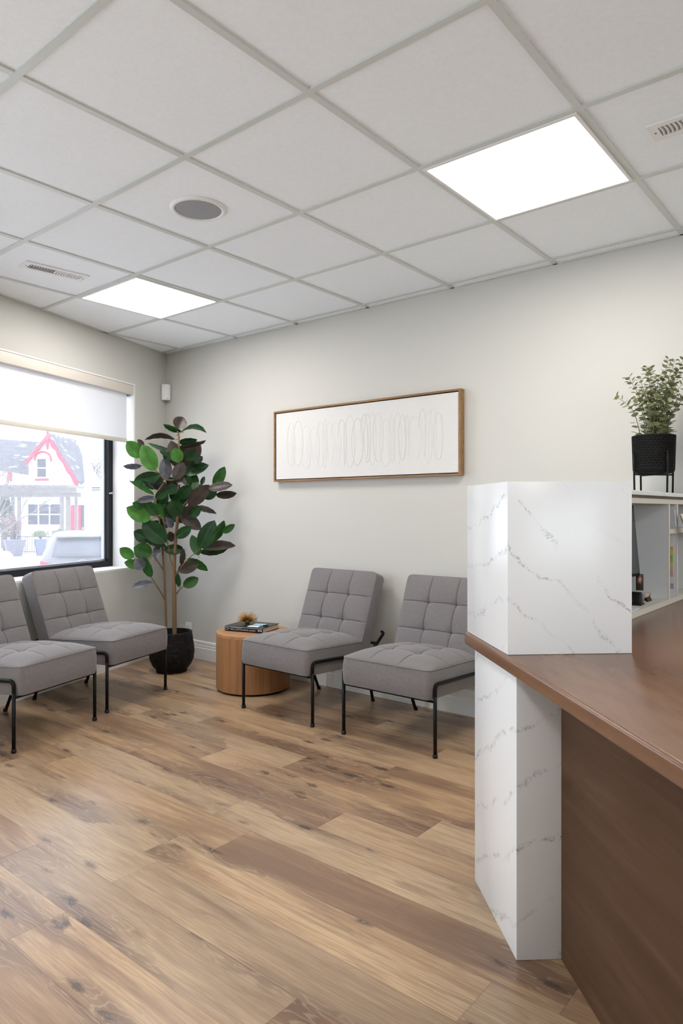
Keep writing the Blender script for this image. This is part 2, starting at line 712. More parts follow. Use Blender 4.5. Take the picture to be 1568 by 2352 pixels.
def fbox(mb, a0, a1, o0, o1, z0, z1):
    mb.box(C3 + FD * ((a0 + a1) / 2) + FN * ((o0 + o1) / 2) + Z * ((z0 + z1) / 2), (a1 - a0, o1 - o0, z1 - z0), (FD, FN, Z))


fbox(w, 0, FL, 0, .2, -.06, ZC + .08)
struct(w.build('wall_front', M['wall']))


def shopfront(name, box, a0, a1, z0, z1, n, label):  # framed windows added out of view for their daylight
    root = struct(empty(name), label)
    f = MB()
    e = .003
    box(f, a0 + e, a1 - e, .06, .13, z0 + e, z0 + .06)
    box(f, a0 + e, a1 - e, .06, .13, z1 - .06, z1 - e)
    for i in range(n + 1):
        x = a0 + e + .03 + (a1 - a0 - .06 - 2 * e) * i / n
        box(f, x - .03, x + .03, .06, .13, z0 + .06, z1 - .06)
    f.build('frame', M['black_frame'], root)
    for i in range(n):
        x0 = a0 + .06 + (a1 - a0 - .06) * i / n
        x1 = a0 + (a1 - a0 - .06) * (i + 1) / n
        f = MB()
        box(f, x0 - .004, x1 + .004, .09, .096, z0 + .058, z1 - .058)
        f.build('glass_pane', M['clear_glass'], root)


shopfront('added_window_2', wall_box, W2A, W2B, W2Z0, W2Z1, 3, 'tall window added out of view along the street wall to brighten the room')  # unseen window, added so more cool daylight reaches the room

shopfront('added_window_3', rbox, W3A, W3B, W3Z0, W3Z1, 2, 'window added out of view in the side wall to light the counter')  # unseen window, added to light the quartz block and cubbies

# white painted reveal: sill, jambs and head
w = MB()
wall_box(w, WS0 + .001, WS1 - .001, .001, .2, WZ0, WZ0 + .012)
struct(w.build('trim_2', M['jamb']), 'white window sill')
w = MB()
wall_box(w, WS1 - .012, WS1, .001, .2, WZ0 + .012, WZ1 - .012)
wall_box(w, WS0, WS0 + .012, .001, .2, WZ0 + .012, WZ1 - .012)
wall_box(w, WS0, WS1, .001, .2, WZ1 - .012, WZ1)
struct(w.build('trim_3', M['jamb']), 'white window reveal')

# baseboards
PROF = [(0, 0), (.016, 0), (.016, .088), (.0125, .094), (.0125, .112), (.009, .116), (.012, .124), (.012, .138), (.006, .146), (0, .146)]


def baseboard(name, p, d, n, length):
    mb = MB()
    k = len(PROF)
    vs = []
    for t in (0, length):
        for a, z in PROF:
            vs.append(p + d * t + n * (a + .0005) + Z * (z + .0005))
    fs = [tuple(range(k)), tuple(range(k, 2 * k))[::-1]]
    fs += [(i, i + k, (i + 1) % k + k, (i + 1) % k) for i in range(k)]
    mb.add(vs, fs)
    return struct(mb.build(name, M['white']))


baseboard('baseboard_back', C0 + WA * .012, WA, -WB, 3.9)
baseboard('baseboard_left', C0 - LD * 3.74, LD, -LN, 3.735)

# window
win = struct(empty('window_1', wl((WS0 + WS1) / 2, .23, WZ0)), 'wide black framed window beside the rubber plant')
WI = win.matrix_basis.inverted() if False else Matrix.Translation(-win.location)


def part_of(mb, name, mat, root, **kw):
    """build in world coordinates, parent to a root"""
    R = (Matrix.Translation(root.location) @ Matrix.Rotation(root.rotation_euler[2], 4, 'Z')).inverted()
    mb.v = [tuple(R @ Vector(v)) for v in mb.v]
    return mb.build(name, mat, root, **kw)


f = MB()
fz0, fz1, fs0, fs1 = WZ0 + .013, WZ1 - .013, WS0 + .013, WS1 - .013
wall_box(f, fs0, fs1, .2, .27, fz0, fz0 + .045)
wall_box(f, fs0, fs1, .2, .27, fz1 - .045, fz1)
wall_box(f, fs0, fs0 + .05, .2, .27, fz0 + .045, fz1 - .045)
wall_box(f, fs1 - .05, fs1, .2, .27, fz0 + .045, fz1 - .045)
part_of(f, 'frame', M['black_frame'], win)
f = MB()
gz0, gz1, gs0, gs1 = fz0 + .045, fz1 - .045, fs0 + .05, fs1 - .05
wall_box(f, gs0, gs1, .232, .256, gz0, gz0 + .012)
wall_box(f, gs0, gs1, .232, .256, gz1 - .012, gz1)
wall_box(f, gs0, gs0 + .014, .232, .256, gz0 + .012, gz1 - .012)
wall_box(f, gs1 - .014, gs1, .232, .256, gz0 + .012, gz1 - .012)
b_ = part_of(f, 'glazing_bead', M['alu'], win)
b_['label'] = 'pale grey glazing bead'
f = MB()
wall_box(f, gs0 + .012, gs1 - .012, .241, .247, gz0 + .01, gz1 - .01)
g_ = part_of(f, 'glass_pane', M['glass'], win)
f = MB()
f.tube([wl(fs1 - .03, .199, 1.30), wl(fs1 - .03, .182, 1.30)], .008, 10)
f.tube([wl(fs1 - .055, .184, 1.297), wl(fs1 - .02, .184, 1.303)], .005, 8)
l_ = part_of(f, 'latch', flat('chrome_latch', (.6, .6, .62), .25, .9), win)

# roller blind
bl = tag(empty('roller_blind', wl(-1.85, .05, WZ1)), 'white roller blind pulled a third of the way down the window', 'blind')
f = MB()
wall_box(f, WS0 + .02, WS1 - .014, .002, .095, 2.055, 2.125)
part_of(f, 'headrail', M['cream'], bl, bevel=(.004, 2))['label'] = 'cream blind headrail'
f = MB()
wall_box(f, WS0 + .04, -.447, .045, .0462, 1.716, 2.056)
part_of(f, 'blind_fabric', M['blind'], bl)
f = MB()
wall_box(f, WS0 + .04, -.447, .038, .052, 1.686, 1.717)
part_of(f, 'hem_bar', M['hem'], bl, bevel=(.004, 2))['label'] = 'cream hem bar'
f = MB()
wall_box(f, -.447, -.425, .03, .07, 2.04, 2.0552)
part_of(f, 'end_bracket', flat('blue_grey_bracket', (.30, .42, .52), .4), bl)

# ---------------------------------------------------------------- ceiling fittings


def ceiling_light(u, v, label):
    c = (gp(u, v) + gp(u + 1, v + 1)) / 2
    t = tag(empty('ceiling_light', (c.x, c.y, ZC), rot(GA)), label, 'ceiling light', 'square ceiling light panels')
    f = MB()
    h = .2925
    e = .012
    for sx, sy, lx, ly in ((0, h - e / 2, 2 * h, e), (0, -h + e / 2, 2 * h, e), (h - e / 2, 0, e, 2 * h - 2 * e), (-h + e / 2, 0, e, 2 * h - 2 * e)):
        f.box((sx, sy, .000), (lx, ly, .0115))
    f.build('frame', M['white'], t)
    f = MB()
    f.box((0, 0, .003), (2 * h - 2 * e, 2 * h - 2 * e, .005))
    f.build('diffuser', M['light'], t)
    return t


ceiling_light(1, 2, 'lit square panel light in the ceiling above the reception counter')
ceiling_light(-3, 2, 'lit square panel light in the ceiling near the window wall')
for (u, v) in ((-3, -2), (1, -2), (5, 2), (5, -2)):  # unseen panels added on the grid because the room was too dark
    ceiling_light(u, v, 'lit square panel light added out of view to brighten the room')

t = tag(empty('ceiling_speaker', (-.611, 2.936, ZC + .0055)), 'round grey ceiling speaker with a white rim', 'speaker')
f = MB()
f.lathe([(.098, -.004), (.100, -.009), (.109, -.010), (.117, -.004), (.118, 0)], 64)
f.build('rim', M['white'], t)
f = MB()
f.lathe([(0.0, -.0075), (.05, -.0072), (.0985, -.005)][::-1], 64)
f.build('grille', M['speaker'], t)['label'] = 'grey mesh grille'


def vent(c, d, label, L=.335, Wd=.115):
    t = tag(empty('air_vent', (c[0], c[1], ZC + .0055), rot(d)), label, 'vent', 'ceiling air vents')
    f = MB()
    a, b = L - .06, Wd - .05
    f.box((0, (Wd + b) / 4, -.003), (L, (Wd - b) / 2, .006))
    f.box((0, -(Wd + b) / 4, -.003), (L, (Wd - b) / 2, .006))
    f.box(((L + a) / 4, 0, -.003), ((L - a) / 2, b, .006))
    f.box((-(L + a) / 4, 0, -.003), ((L - a) / 2, b, .006))
    f.build('faceplate', M['white'], t)
    f = MB()
    f.box((0, 0, -.0008), (a, b, .001))
    f.build('duct_backing', flat('grey_duct', (.33, .33, .325), .8), t)
    k = 20
    for i in range(k):
        x = -a / 2 + a * (i + .5) / k
        mb = MB()
        vs, fs = [], []
        sgn = 1 if i < k / 2 else -1
        for j in range(7):
            y = -b / 2 + b * j / 6
            bow = sgn * .004 * math.cos(PI * (j / 6 - .5))
            vs += [(x + bow - .0045 * sgn, y, -.0065), (x + bow + .003 * sgn, y, -.0013), (x + bow + .0042 * sgn, y, -.0016), (x + bow - .003 * sgn, y, -.0070)]
        for j in range(6):
            q = j * 4
            fs += [(q, q + 4, q + 5, q + 1), (q + 1, q + 5, q + 6, q + 2), (q + 2, q + 6, q + 7, q + 3), (q + 3, q + 7, q + 4, q)]
        mb.add(vs, fs, 0, True)
        mb.build('slat', M['white'], t)
    for sx in (-1, 1):
        mb = MB()
        mb.lathe([(0, -.0075), (.003, -.0072), (.004, -.006)][::-1], 12, (sx * (L / 2 - .016), 0, 0))
        mb.build('screw', flat('dark_screw', (.12, .12, .12), .4, .5), t)
    return t


vent((-1.541, 3.703), Vector((.72, .69, 0)).normalized(), 'white louvred vent in the ceiling by the window wall')
vent((1.185, 2.243), GA, 'white louvred vent in the ceiling beyond the larger lit panel')

# motion sensor across the corner
bis = (-WB - LN).normalized()
sd = Vector((-bis.y, bis.x, 0))
c = C0 + bis * .058
t = tag(empty('motion_sensor', (c.x, c.y, 2.065), rot(sd)), 'white motion sensor mounted high in the room corner above the plant', 'sensor')
f = MB()
pr = []
for i in range(13):
    a = PI * i / 12
    pr.append((.037 * math.cos(a), -.012 - .0 + .020 * -math.sin(a)))
pr += [(-.037, .012), (.037, .012)]
pr = [(x, y) for x, y in pr]
f.prism(pr if area([Vector((p[0], p[1], 0)) for p in pr]) > 0 else pr[::-1], 0, .128)
f.build('housing', M['white'], t, bevel=(.004, 2))
f = MB()
f.tube([(.012, -.029, .012), (.012, -.0335, .012)], .003, 10)
f.build('sensor_eye', M['black'], t)
f = MB()
f.prism([(-.03, .0125), (.03, .0125), (.0, .048)], .02, .11)
f.build('bracket', M['white'], t)

# outlet
c = C0 + WA * .300 - WB * .0005
t = tag(empty('wall_outlet', (c.x, c.y, .160), rot(WA)), 'white electrical outlet low on the wall behind the black planter', 'outlet')
f = MB()
f.box((0, -.003, .0575), (.072, .006, .115))
f.build('cover_plate', M['white'], t, bevel=(.002, 2))
for zc in (.035, .080):
    f = MB()
    f.box((0, -.0068, zc), (.034, .0015, .028))
    s_ = f.build('socket', M['white'], t)
    f = MB()
    for dx in (-.007, .007):
        f.box((dx, -.0078, zc + .004), (.0025, .0008, .009))
    f.box((0, -.0078, zc - .008), (.005, .0008, .005))
    f.build('slot', M['black'], s_)

# ---------------------------------------------------------------- armchairs


def cushion(wd, dp, h, crown, r=.028, N=84, tuft=1.0, bulge=.006):
    """buttoned cushion: x centred, y 0..dp, z 0 (underside) .. h (seam) .. h+crown"""
    mb = MB()

    def rr(cx, cy):
        hx, hy = wd / 2, dp / 2
        ax, ay = abs(cx), abs(cy)
        if ax > hx - r and ay > hy - r:
            px, py = (ax - hx + r) / r, (ay - hy + r) / r
            qx, qy = px * math.sqrt(1 - py * py / 2), py * math.sqrt(1 - px * px / 2)
            ax, ay = hx - r + qx * r, hy - r + qy * r
        return math.copysign(ax, cx), math.copysign(ay, cy)

    vs, fs = [], []

    def samples(dim):
        t = [k / 54 for k in range(55)]
        for q_ in (1 / 3, 2 / 3):
            t = [x_ for x_ in t if abs(x_ - q_) * dim > .012]
            t += [q_ + e_ / dim for e_ in (-.0115, -.0085, -.006, -.004, -.0022, -.001, 0, .001, .0022, .004, .006, .0085, .0115)]
        t += [e_ / dim for e_ in (.002, .005)] + [1 - e_ / dim for e_ in (.002, .005)]
        return sorted(t)

    US, VS = samples(wd), samples(dp)
    N = len(US) - 1
    assert len(VS) == len(US)
    for j in range(N + 1):
        for i in range(N + 1):
            u, v = US[i], VS[j]
            # ease the sampling a little towards the edges
            x, y = rr((u - .5) * wd, (v - .5) * dp)
            eu, ev = 1 - abs(2 * u - 1) ** 2.6, 1 - abs(2 * v - 1) ** 2.6
            z = crown * (max(eu, 0) * max(ev, 0)) ** .55
            pil = abs(math.sin(3 * PI * u) * math.sin(3 * PI * v)) ** .5
            env = min(1, 9 * min(u, 1 - u, v, 1 - v))
            z += .0055 * tuft * (pil - .5) * env
            fade = min(1, 14 * min(u, 1 - u)) * min(1, 14 * min(v, 1 - v))
            cr = 0
            for q in (1 / 3, 2 / 3):
                cr = max(cr, math.exp(-abs((u - q) * wd / .0026) ** 1.3), math.exp(-abs((v - q) * dp / .0026) ** 1.3))
            z -= .0050 * tuft * cr * (.45 + .55 * fade)
            for qu in (1 / 3, 2 / 3):
                for qv in (1 / 3, 2 / 3):
                    rad = math.hypot((u - qu) * wd, (v - qv) * dp)
                    z -= .026 * tuft * math.exp(-(rad / .022) ** 1.05)
            vs.append((x, y + dp / 2, h + z))
    for j in range(N):
        for i in range(N):
            a = j * (N + 1) + i
            fs.append((a, a + 1, a + N + 2, a + N + 1))
    ring = [i for i in range(N + 1)] + [j * (N + 1) + N for j in range(1, N + 1)] + [N * (N + 1) + i for i in range(N - 1, -1, -1)] + [j * (N + 1) for j in range(N - 1, 0, -1)]
    K = 7
    prev = ring
    seam = [Vector(vs[i]) for i in ring]
    cen = Vector((0, dp / 2, 0))
    for k in range(1, K + 1):
        t = k / K
        cur = []
        for i in ring:
            p = Vector(vs[i])
            o = Vector((p.x - cen.x, p.y - cen.y, 0)).normalized()
            wob = .0025 * noise.noise(Vector((p.x * 9, p.y * 9, t * 2.2)))
            g = bulge * math.sin(PI * t) + wob
            if k == K:
                g = -.004
            cur.append(len(vs))
            vs.append((p.x + o.x * g, p.y + o.y * g, h * (1 - t) if k < K else 0.0))
        L = len(ring)
        for i in range(L):
            fs.append((prev[i], cur[i], cur[(i + 1) % L], prev[(i + 1) % L]))
        prev = cur
    fs.append(tuple(prev[::-1]))
    mb.add(vs, fs, 0, True)
    return mb, seam


def piping(seam):
    mb = MB()
    pts = seam[::3]
    pts = pts + [pts[0], pts[1]]
    mb.tube(pts, .0030, 6, cap=False)
    return mb


def xf(mb, mat4):
    mb.v = [tuple(mat4 @ Vector(v)) for v in mb.v]
    return mb


GRPC = 'grey tufted waiting room chairs'
HX = .276


def make_chair():
    root = empty('lounge_chair')
    # seat
    T = Matrix.Translation((0, -.036, .2735)) @ Matrix.Rotation(math.radians(-2.3), 4, 'X')
    mb, seam = cushion(.526, .545, .137, .054)
    seat = xf(mb, T).build('seat', M['fabric'], root, sharp=60)
    xf(piping(seam), T).build('piping', M['fabric'], seat)
    # backrest
    a = math.radians(20.5)
    R = Matrix(((1, 0, 0), (0, math.sin(a), -math.cos(a)), (0, math.cos(a), math.sin(a)))).to_4x4()
    R = Matrix(((1, 0, 0, 0), (0, math.sin(a), -math.cos(a), 0), (0, math.cos(a), math.sin(a), 0), (0, 0, 0, 1)))
    base = Vector((0, .428, .352)) - Vector((0, -math.cos(a), math.sin(a))) * .088
    T = Matrix.Translation(base) @ R
    mb, seam = cushion(.526, .468, .088, .030, bulge=.004)
    back = xf(mb, T).build('backrest', M['fabric'], root, sharp=60)
    xf(piping(seam), T).build('piping', M['fabric'], back)
    # tubular frame
    for sx in (-1, 1):
        leg = MB().tube([(sx * HX, 0, .004), (sx * HX, 0, .288)], .0092, 12).build('leg', M['black_metal'], root)
        MB().lathe([(0, 0), (.0118, 0), (.0125, .004), (.0125, .016), (.0095, .019)], 14, (sx * HX, 0, 0)).build('foot_glide', M['black'], leg)
        rail = fillet([(sx * HX, 0, .286), (sx * HX, .001, .345), (sx * HX, .515, .320), (sx * HX, .640, .418), (sx * (HX - .022), .648, .424)], .045, 6)
        MB().tube(rail, .0092, 12).build('side_rail', M['black_metal'], root)
        lg = MB().tube([(sx * .222, .602, .004), (sx * .250, .500, .285)], .0092, 12).build('leg', M['black_metal'], root)
        MB().lathe([(0, 0), (.0118, 0), (.0125, .004), (.0125, .014), (.0095, .017)], 14, (sx * .222, .603, 0)).build('foot_glide', M['black'], lg)
        MB().tube([(sx * .25, .500, .283), (sx * HX, .500, .322)], .008, 8).build('leg_bracket', M['black_metal'], root)
    MB().tube([(-HX, 0, .263), (HX, 0, .263)], .0062, 10).build('front_rail', M['black_metal'], root)
    MB().tube([(-.25, .50, .243), (.25, .50, .243)], .0062, 10).build('rear_rail', M['black_metal'], root)
    MB().tube([(-HX + .004, .572, .366), (HX - .004, .572, .366)], .0092, 12).build('back_rail', M['black_metal'], root)
    b = MB()
    b.box((0, .24, .2665), (.47, .46, .010))
    b.build('seat_base', M['black'], root)
    return root


ch = make_chair()
spots = [
    ((-.367, 3.884), -40.2, 'grey tufted armless chair beside the round wooden side table'),
    ((.226, 3.412), -39.0, 'grey tufted armless chair partly hidden by the white quartz counter'),
    ((-1.248, 4.220), 68.2, 'grey tufted armless chair beside the potted rubber plant'),
    ((-1.472, 3.562), 68.2, 'grey tufted armless chair cut off at the edge of the photo'),
]
for i, ((x, y), r, lab) in enumerate(spots):
    o = ch if i == 0 else copy_thing(ch)
    o.location = (x, y, 0)
    o.rotation_euler = (0, 0, math.radians(r))
    tag(o, lab, 'chair', GRPC)

# ---------------------------------------------------------------- side table and what lies on it
TC = Vector((-.582, 4.532, 0))
t = tag(empty('side_table', TC), 'round drum side table in warm wood veneer', 'side table')
f = MB()
f.lathe([(0, 0), (.224, 0), (.224, .012)], 72)
f.build('plinth', M['black'], t)
f = MB()
R = .240
f.lathe([(.0, .0125), (R - .002, .0125), (R, .0145), (R, .356)], 96)
f.build('drum', M['veneer'], t, sharp=40)
f = MB()
f.lathe([(R, .3562), (R, .374), (R - .002, .376), (0, .376)], 96)
f.build('table_top', mat_wood('oak_veneer_top', (.36, .175, .075), (.45, .235, .105), (.50, .28, .13), (3, 40, 3), .42, .4, 0, .25), t, sharp=40)

bd = U2(-23.5)
bp = Vector((-bd.y, bd.x, 0))
BC = Vector((-.592, 4.560, .376))
t = tag(empty('book', BC, rot(bd)), 'thick black hardcover book lying on the side table', 'book')
L, Wb, Th = .285, .215, .034
f = MB()
f.box((0, .003, .0020), (L, Wb, .003))
f.box((0, .003, Th - .0015), (L, Wb, .003))
# rounded spine
vs, fs = [], []
for x in (-L / 2, L / 2):
    for k in range(9):
        a = PI * k / 8
        vs.append((x, -Wb / 2 + .003 - .006 * math.sin(a), Th / 2 - (Th / 2 - .0005) * math.cos(a)))
for k in range(8):
    fs.append((k, k + 9, k + 10, k + 1))
fs += [tuple(range(9)), tuple(range(9, 18))[::-1]]
f.add(vs, fs, 0, True)
cov = f.build('cover', flat('black_book_cloth', (.012, .013, .016), .28, 0.0, .22), t, sharp=50)
f = MB()
f.box((0, .001, Th / 2), (L - .010, Wb - .012, Th - .0072))
f.build('pages', flat('beige_pages', (.60, .47, .36), .85), t)['label'] = 'beige page edges'


def text(name, body, size, mat, parent, mtx):
    cu = bpy.data.curves.new(name, 'FONT')
    cu.body = body
    cu.size = size
    cu.align_x = 'LEFT'
    cu.resolution_u = 2
    tmp = bpy.data.objects.new(name + '_tmp', cu)
    COL.objects.link(tmp)
    dg = bpy.context.evaluated_depsgraph_get()
    me = bpy.data.meshes.new_from_object(tmp.evaluated_get(dg))
    bpy.data.objects.remove(tmp)
    me.transform(mtx)
    me.materials.clear()
    me.materials.append(mat)
    me.name = name
    o = bpy.data.objects.new(name, me)
    COL.objects.link(o)
    o.parent = parent
    return o


silver = flat('silver_lettering', (.55, .56, .58), .4)
RX = Matrix.Rotation(PI / 2, 4, 'X')
ys = -Wb / 2 + .003 - .0068
text('title', 'ORAL and MAXILLOFACIAL SURGERY', .0125, silver, t, Matrix.Translation((-.098, ys, .0105)) @ RX @ Matrix.Diagonal((.93, 1, 1, 1)))
text('heading', 'CONTEMPORARY', .0075, silver, t, Matrix.Translation((-.098, ys + .0008, .0225)) @ RX @ Matrix.Diagonal((1.5, 1, 1, 1)))
f = MB()
for (x0, x1, z0, z1) in ((-.137, -.119, .009, .0105), (-.137, -.119, .0245, .026), (-.137, -.1355, .0105, .0245), (-.1205, -.119, .0105, .0245), (-.112, -.104, .016, .0195)):
    f.box(((x0 + x1) / 2, ys + .0004, (z0 + z1) / 2), (x1 - x0, .0012, z1 - z0))
for x in (.112, .118, .128, .134):
    f.box((x, ys + .0004, .0175), (.004, .0012, .011))
f.box((0, ys + .0028, .0298), (L - .006, .0012, .0016))
f.build('spine_emblem', silver, t)


def on_book(x, y, dz=0):
    return BC + bd * x + bp * y + Z * (Th + .0002 + dz)


g = on_book(-.058, .035)
t = tag(empty('gold_urchin_ornament', g), 'spiky gold sea urchin ornament sitting on the black book', 'ornament')
f = MB()
f.lathe([(0, .0), (.013, .001), (.018, .009), (.014, .020), (0, .024)], 20)
f.build('core', M['gold'], t)
f = MB()
rnd = random.Random(3)
for i in range(120):
    ph = 2.39996 * i
    el = math.asin(.03 + .95 * (i + .5) / 120)
    Ls = .066 + .012 * rnd.random()
    d = Vector((math.cos(ph) * math.cos(el), math.sin(ph) * math.cos(el), math.sin(el) * .92 + .04)).normalized()
    p0 = Vector((0, 0, .010))
    f.tube([p0 + d * .012, p0 + d * Ls], [.0015, .0012], 5)
f.build('spines', M['gold'], t)

t = tag(MB().box((0, 0, .0016), (.075, .046, .003)).build('note_card', flat('white_card', (.78, .80, .82), .6)), 'white card lying on the black book beside the gold ornament', 'card')
t.location = on_book(.055, -.068)
t.rotation_euler = (0, 0, rot(bd) + .12)
t = tag(MB().box((0, 0, .0016), (.078, .048, .003)).build('note_card', flat('pale_blue_card', (.42, .66, .76), .6)), 'pale blue card lying on the black book behind the white card', 'card')
t.location = on_book(.055, .008)
t.rotation_euler = (0, 0, rot(bd) + .15)
t = tag(MB().box((0, 0, .004), (.034, .026, .007)).build('pen_case', M['black'], bevel=(.002, 2)), 'small black case on the book beside the pale blue card', 'case')
t.location = on_book(.115, -.022)
t.rotation_euler = (0, 0, rot(bd) + .5)

# ---------------------------------------------------------------- picture
PZ0, PZ1, PS0, PS1, PD = 1.366, 1.858, 1.292, 2.772, .045


def wb(s, off, z):
    return C0 + WA * s - WB * off + Z * z


pc = wb((PS0 + PS1) / 2, 0, 0)
t = tag(empty('framed_artwork', (pc.x, pc.y, PZ0), rot(WA)), 'long white relief artwork in a thin wooden frame on the back wall', 'picture')
W_, H_ = PS1 - PS0, PZ1 - PZ0
f = MB()
e = .011
f.box((0, -PD / 2 - .001, e / 2), (W_, PD, e))
f.box((0, -PD / 2 - .001, H_ - e / 2), (W_, PD, e))
f.box((-W_ / 2 + e / 2, -PD / 2 - .001, H_ / 2), (e, PD, H_ - 2 * e))
f.box((W_ / 2 - e / 2, -PD / 2 - .001, H_ / 2), (e, PD, H_ - 2 * e))
f.build('frame', M['frame_wood'], t)['label'] = 'thin warm wood frame'
f = MB()
gap = .006
f.box((0, -.020, H_ / 2), (W_ - 2 * e - 2 * gap, .036, H_ - 2 * e - 2 * gap))
can = f.build('canvas', M['canvas'], t)
f = MB()
f.box((0, -.006, H_ / 2), (W_ - 2 * e, .008, H_ - 2 * e))
f.build('backing', M['black'], t)
f = MB()
rnd = random.Random(11)
xs = -W_ / 2 + .12
pts = []
yc = -.0378


def relief(pts, r):
    pts = [Vector((p[0], yc, p[1])) for p in pts]
    f.tube(pts, [r * .4] + [r] * (len(pts) - 2) + [r * .4], 6)


x = xs
while x < W_ / 2 - .16:
    wv = rnd.choice([.03, .045, .055, .07, .085])
    zb = .085 + rnd.uniform(-.015, .02)
    zt = H_ - .105 + rnd.uniform(-.03, .025)
    r = rnd.choice([.0013, .0016, .0022])
    loop = []
    kind = rnd.random()
    for k in range(25):
        a = 2 * PI * k / 24 * (1 if kind > .45 else .62) + .3
        loop.append((x + wv / 2 - wv / 2 * math.cos(a) + .008 * math.sin(a * .5), (zt + zb) / 2 + (zt - zb) / 2 * math.sin(a)))
    relief(loop, r)
    for q in range(rnd.randint(1, 3)):
        xx = x + rnd.uniform(0, wv)
        a, b = zb + rnd.uniform(0, .06), zt - rnd.uniform(0, .06)
        relief([(xx + .004 * math.sin(k * .7 + q), a + (b - a) * k / 8) for k in range(9)], .0010)
    x += wv * rnd.uniform(.55, .95)
f.build('relief_strokes', M['canvas'], can)

# ---------------------------------------------------------------- rubber plant
PC = Vector((-1.2335, 5.0, 0))
FP = 1580.0


def cr(x, y, dY=0.0):
    """plant study coordinates to a point about the plant's axis"""
    X, Yp = 250 + x / 3.733, 930 + y / 3.733
    Y = PC.y + dY
    return Vector(((X - 784) / FP * Y, Y, HC - (Yp - 1172) / FP * Y))


plant = tag(empty('rubber_plant', PC), 'tall rubber plant in a black textured pot in the room corner', 'plant')
f = MB()
prof = [(0, 0), (.108, 0), (.110, .004), (.110, .016), (.114, .022), (.138, .050), (.155, .090), (.1615, .130), (.160, .175), (.153, .225), (.147, .268), (.146, .284), (.142, .289), (.130, .289), (.127, .284), (.126, .235), (0, .235)]


def chip(a, z):
    if z < .03 or z > .275:
        return 0
    row = math.floor(z / .0145)
    c_ = math.floor(a / (2 * PI) * 34 + (row % 2) * .5)
    q = noise.noise(Vector((c_ * 1.7, row * 2.3, 0)))
    return .0035 * q


# carve at higher resolution
dense = []
for (r0, z0), (r1, z1) in zip(prof, prof[1:]):
    k = max(1, int(abs(z1 - z0) / .0048))
    for i in range(k):
        dense.append((r0 + (r1 - r0) * i / k, z0 + (z1 - z0) * i / k))
dense.append(prof[-1])
f.lathe(dense, 170, rfun=chip)
f.build('pot', M['pot'], plant, sharp=50)
f = MB()
f.lathe([(.1245, .2365), (.08, .243), (0, .246)], 40)
f.build('soil', M['soil'], plant)


def stems(name, paths, mat, root):
    f = MB()
    for pts, r0, r1 in paths:
        p = smooth_path([cr(*q) for q in pts], 7)
        k = len(p)
        rs = []
        for i in range(k):
            t_ = i / (k - 1)
            ring = .0008 if (i % 9 == 0) else 0
            rs.append(r0 + (r1 - r0) * t_ + ring)
        f.tube(p, rs, 10)
    return part_of(f, name, mat, root)


stems('trunk', [([(562, 1985, 0), (561, 1700, 0), (558, 1400, .01), (572, 1150, .01), (590, 950, 0), (600, 700, 0), (598, 550, 0), (600, 300, 0), (588, 225, 0)], .0165, .005)], M['bark'], plant)
stems('trunk', [([(490, 1985, .03), (485, 1700, .03), (470, 1400, .02), (455, 1200, 0), (430, 970, -.02), (400, 790, -.03), (470, 670, -.02)], .0095, .0045)], M['bark'], plant)
for pth in ([(479, 1670, .03), (430, 1580, 0), (370, 1490, -.04), (350, 1440, -.05)],
            [(463, 1410, .02), (420, 1345, 0), (372, 1285, -.04)],
            [(556, 1420, .01), (522, 1290, .0), (492, 1110, -.03), (466, 960, -.05)],
            [(570, 1630, .0), (605, 1585, -.03), (640, 1550, -.05)],
            [(558, 1480, .01), (600, 1425, -.02), (665, 1335, -.05), (775, 1240, -.06)],
            [(588, 940, 0), (640, 860, -.03), (760, 745, -.05), (905, 705, -.05)],
            [(600, 640, 0), (480, 640, -.02), (400, 565, -.06), (275, 500, -.08)],
            [(470, 1010, -.02), (440, 950, -.06), (350, 985, -.09)],
            [(430, 1230, 0), (370, 1290, -.06), (280, 1375, -.09), (210, 1310, -.10)]):
    stems('branch', [(pth, .0055, .0026)], M['bark'], plant)

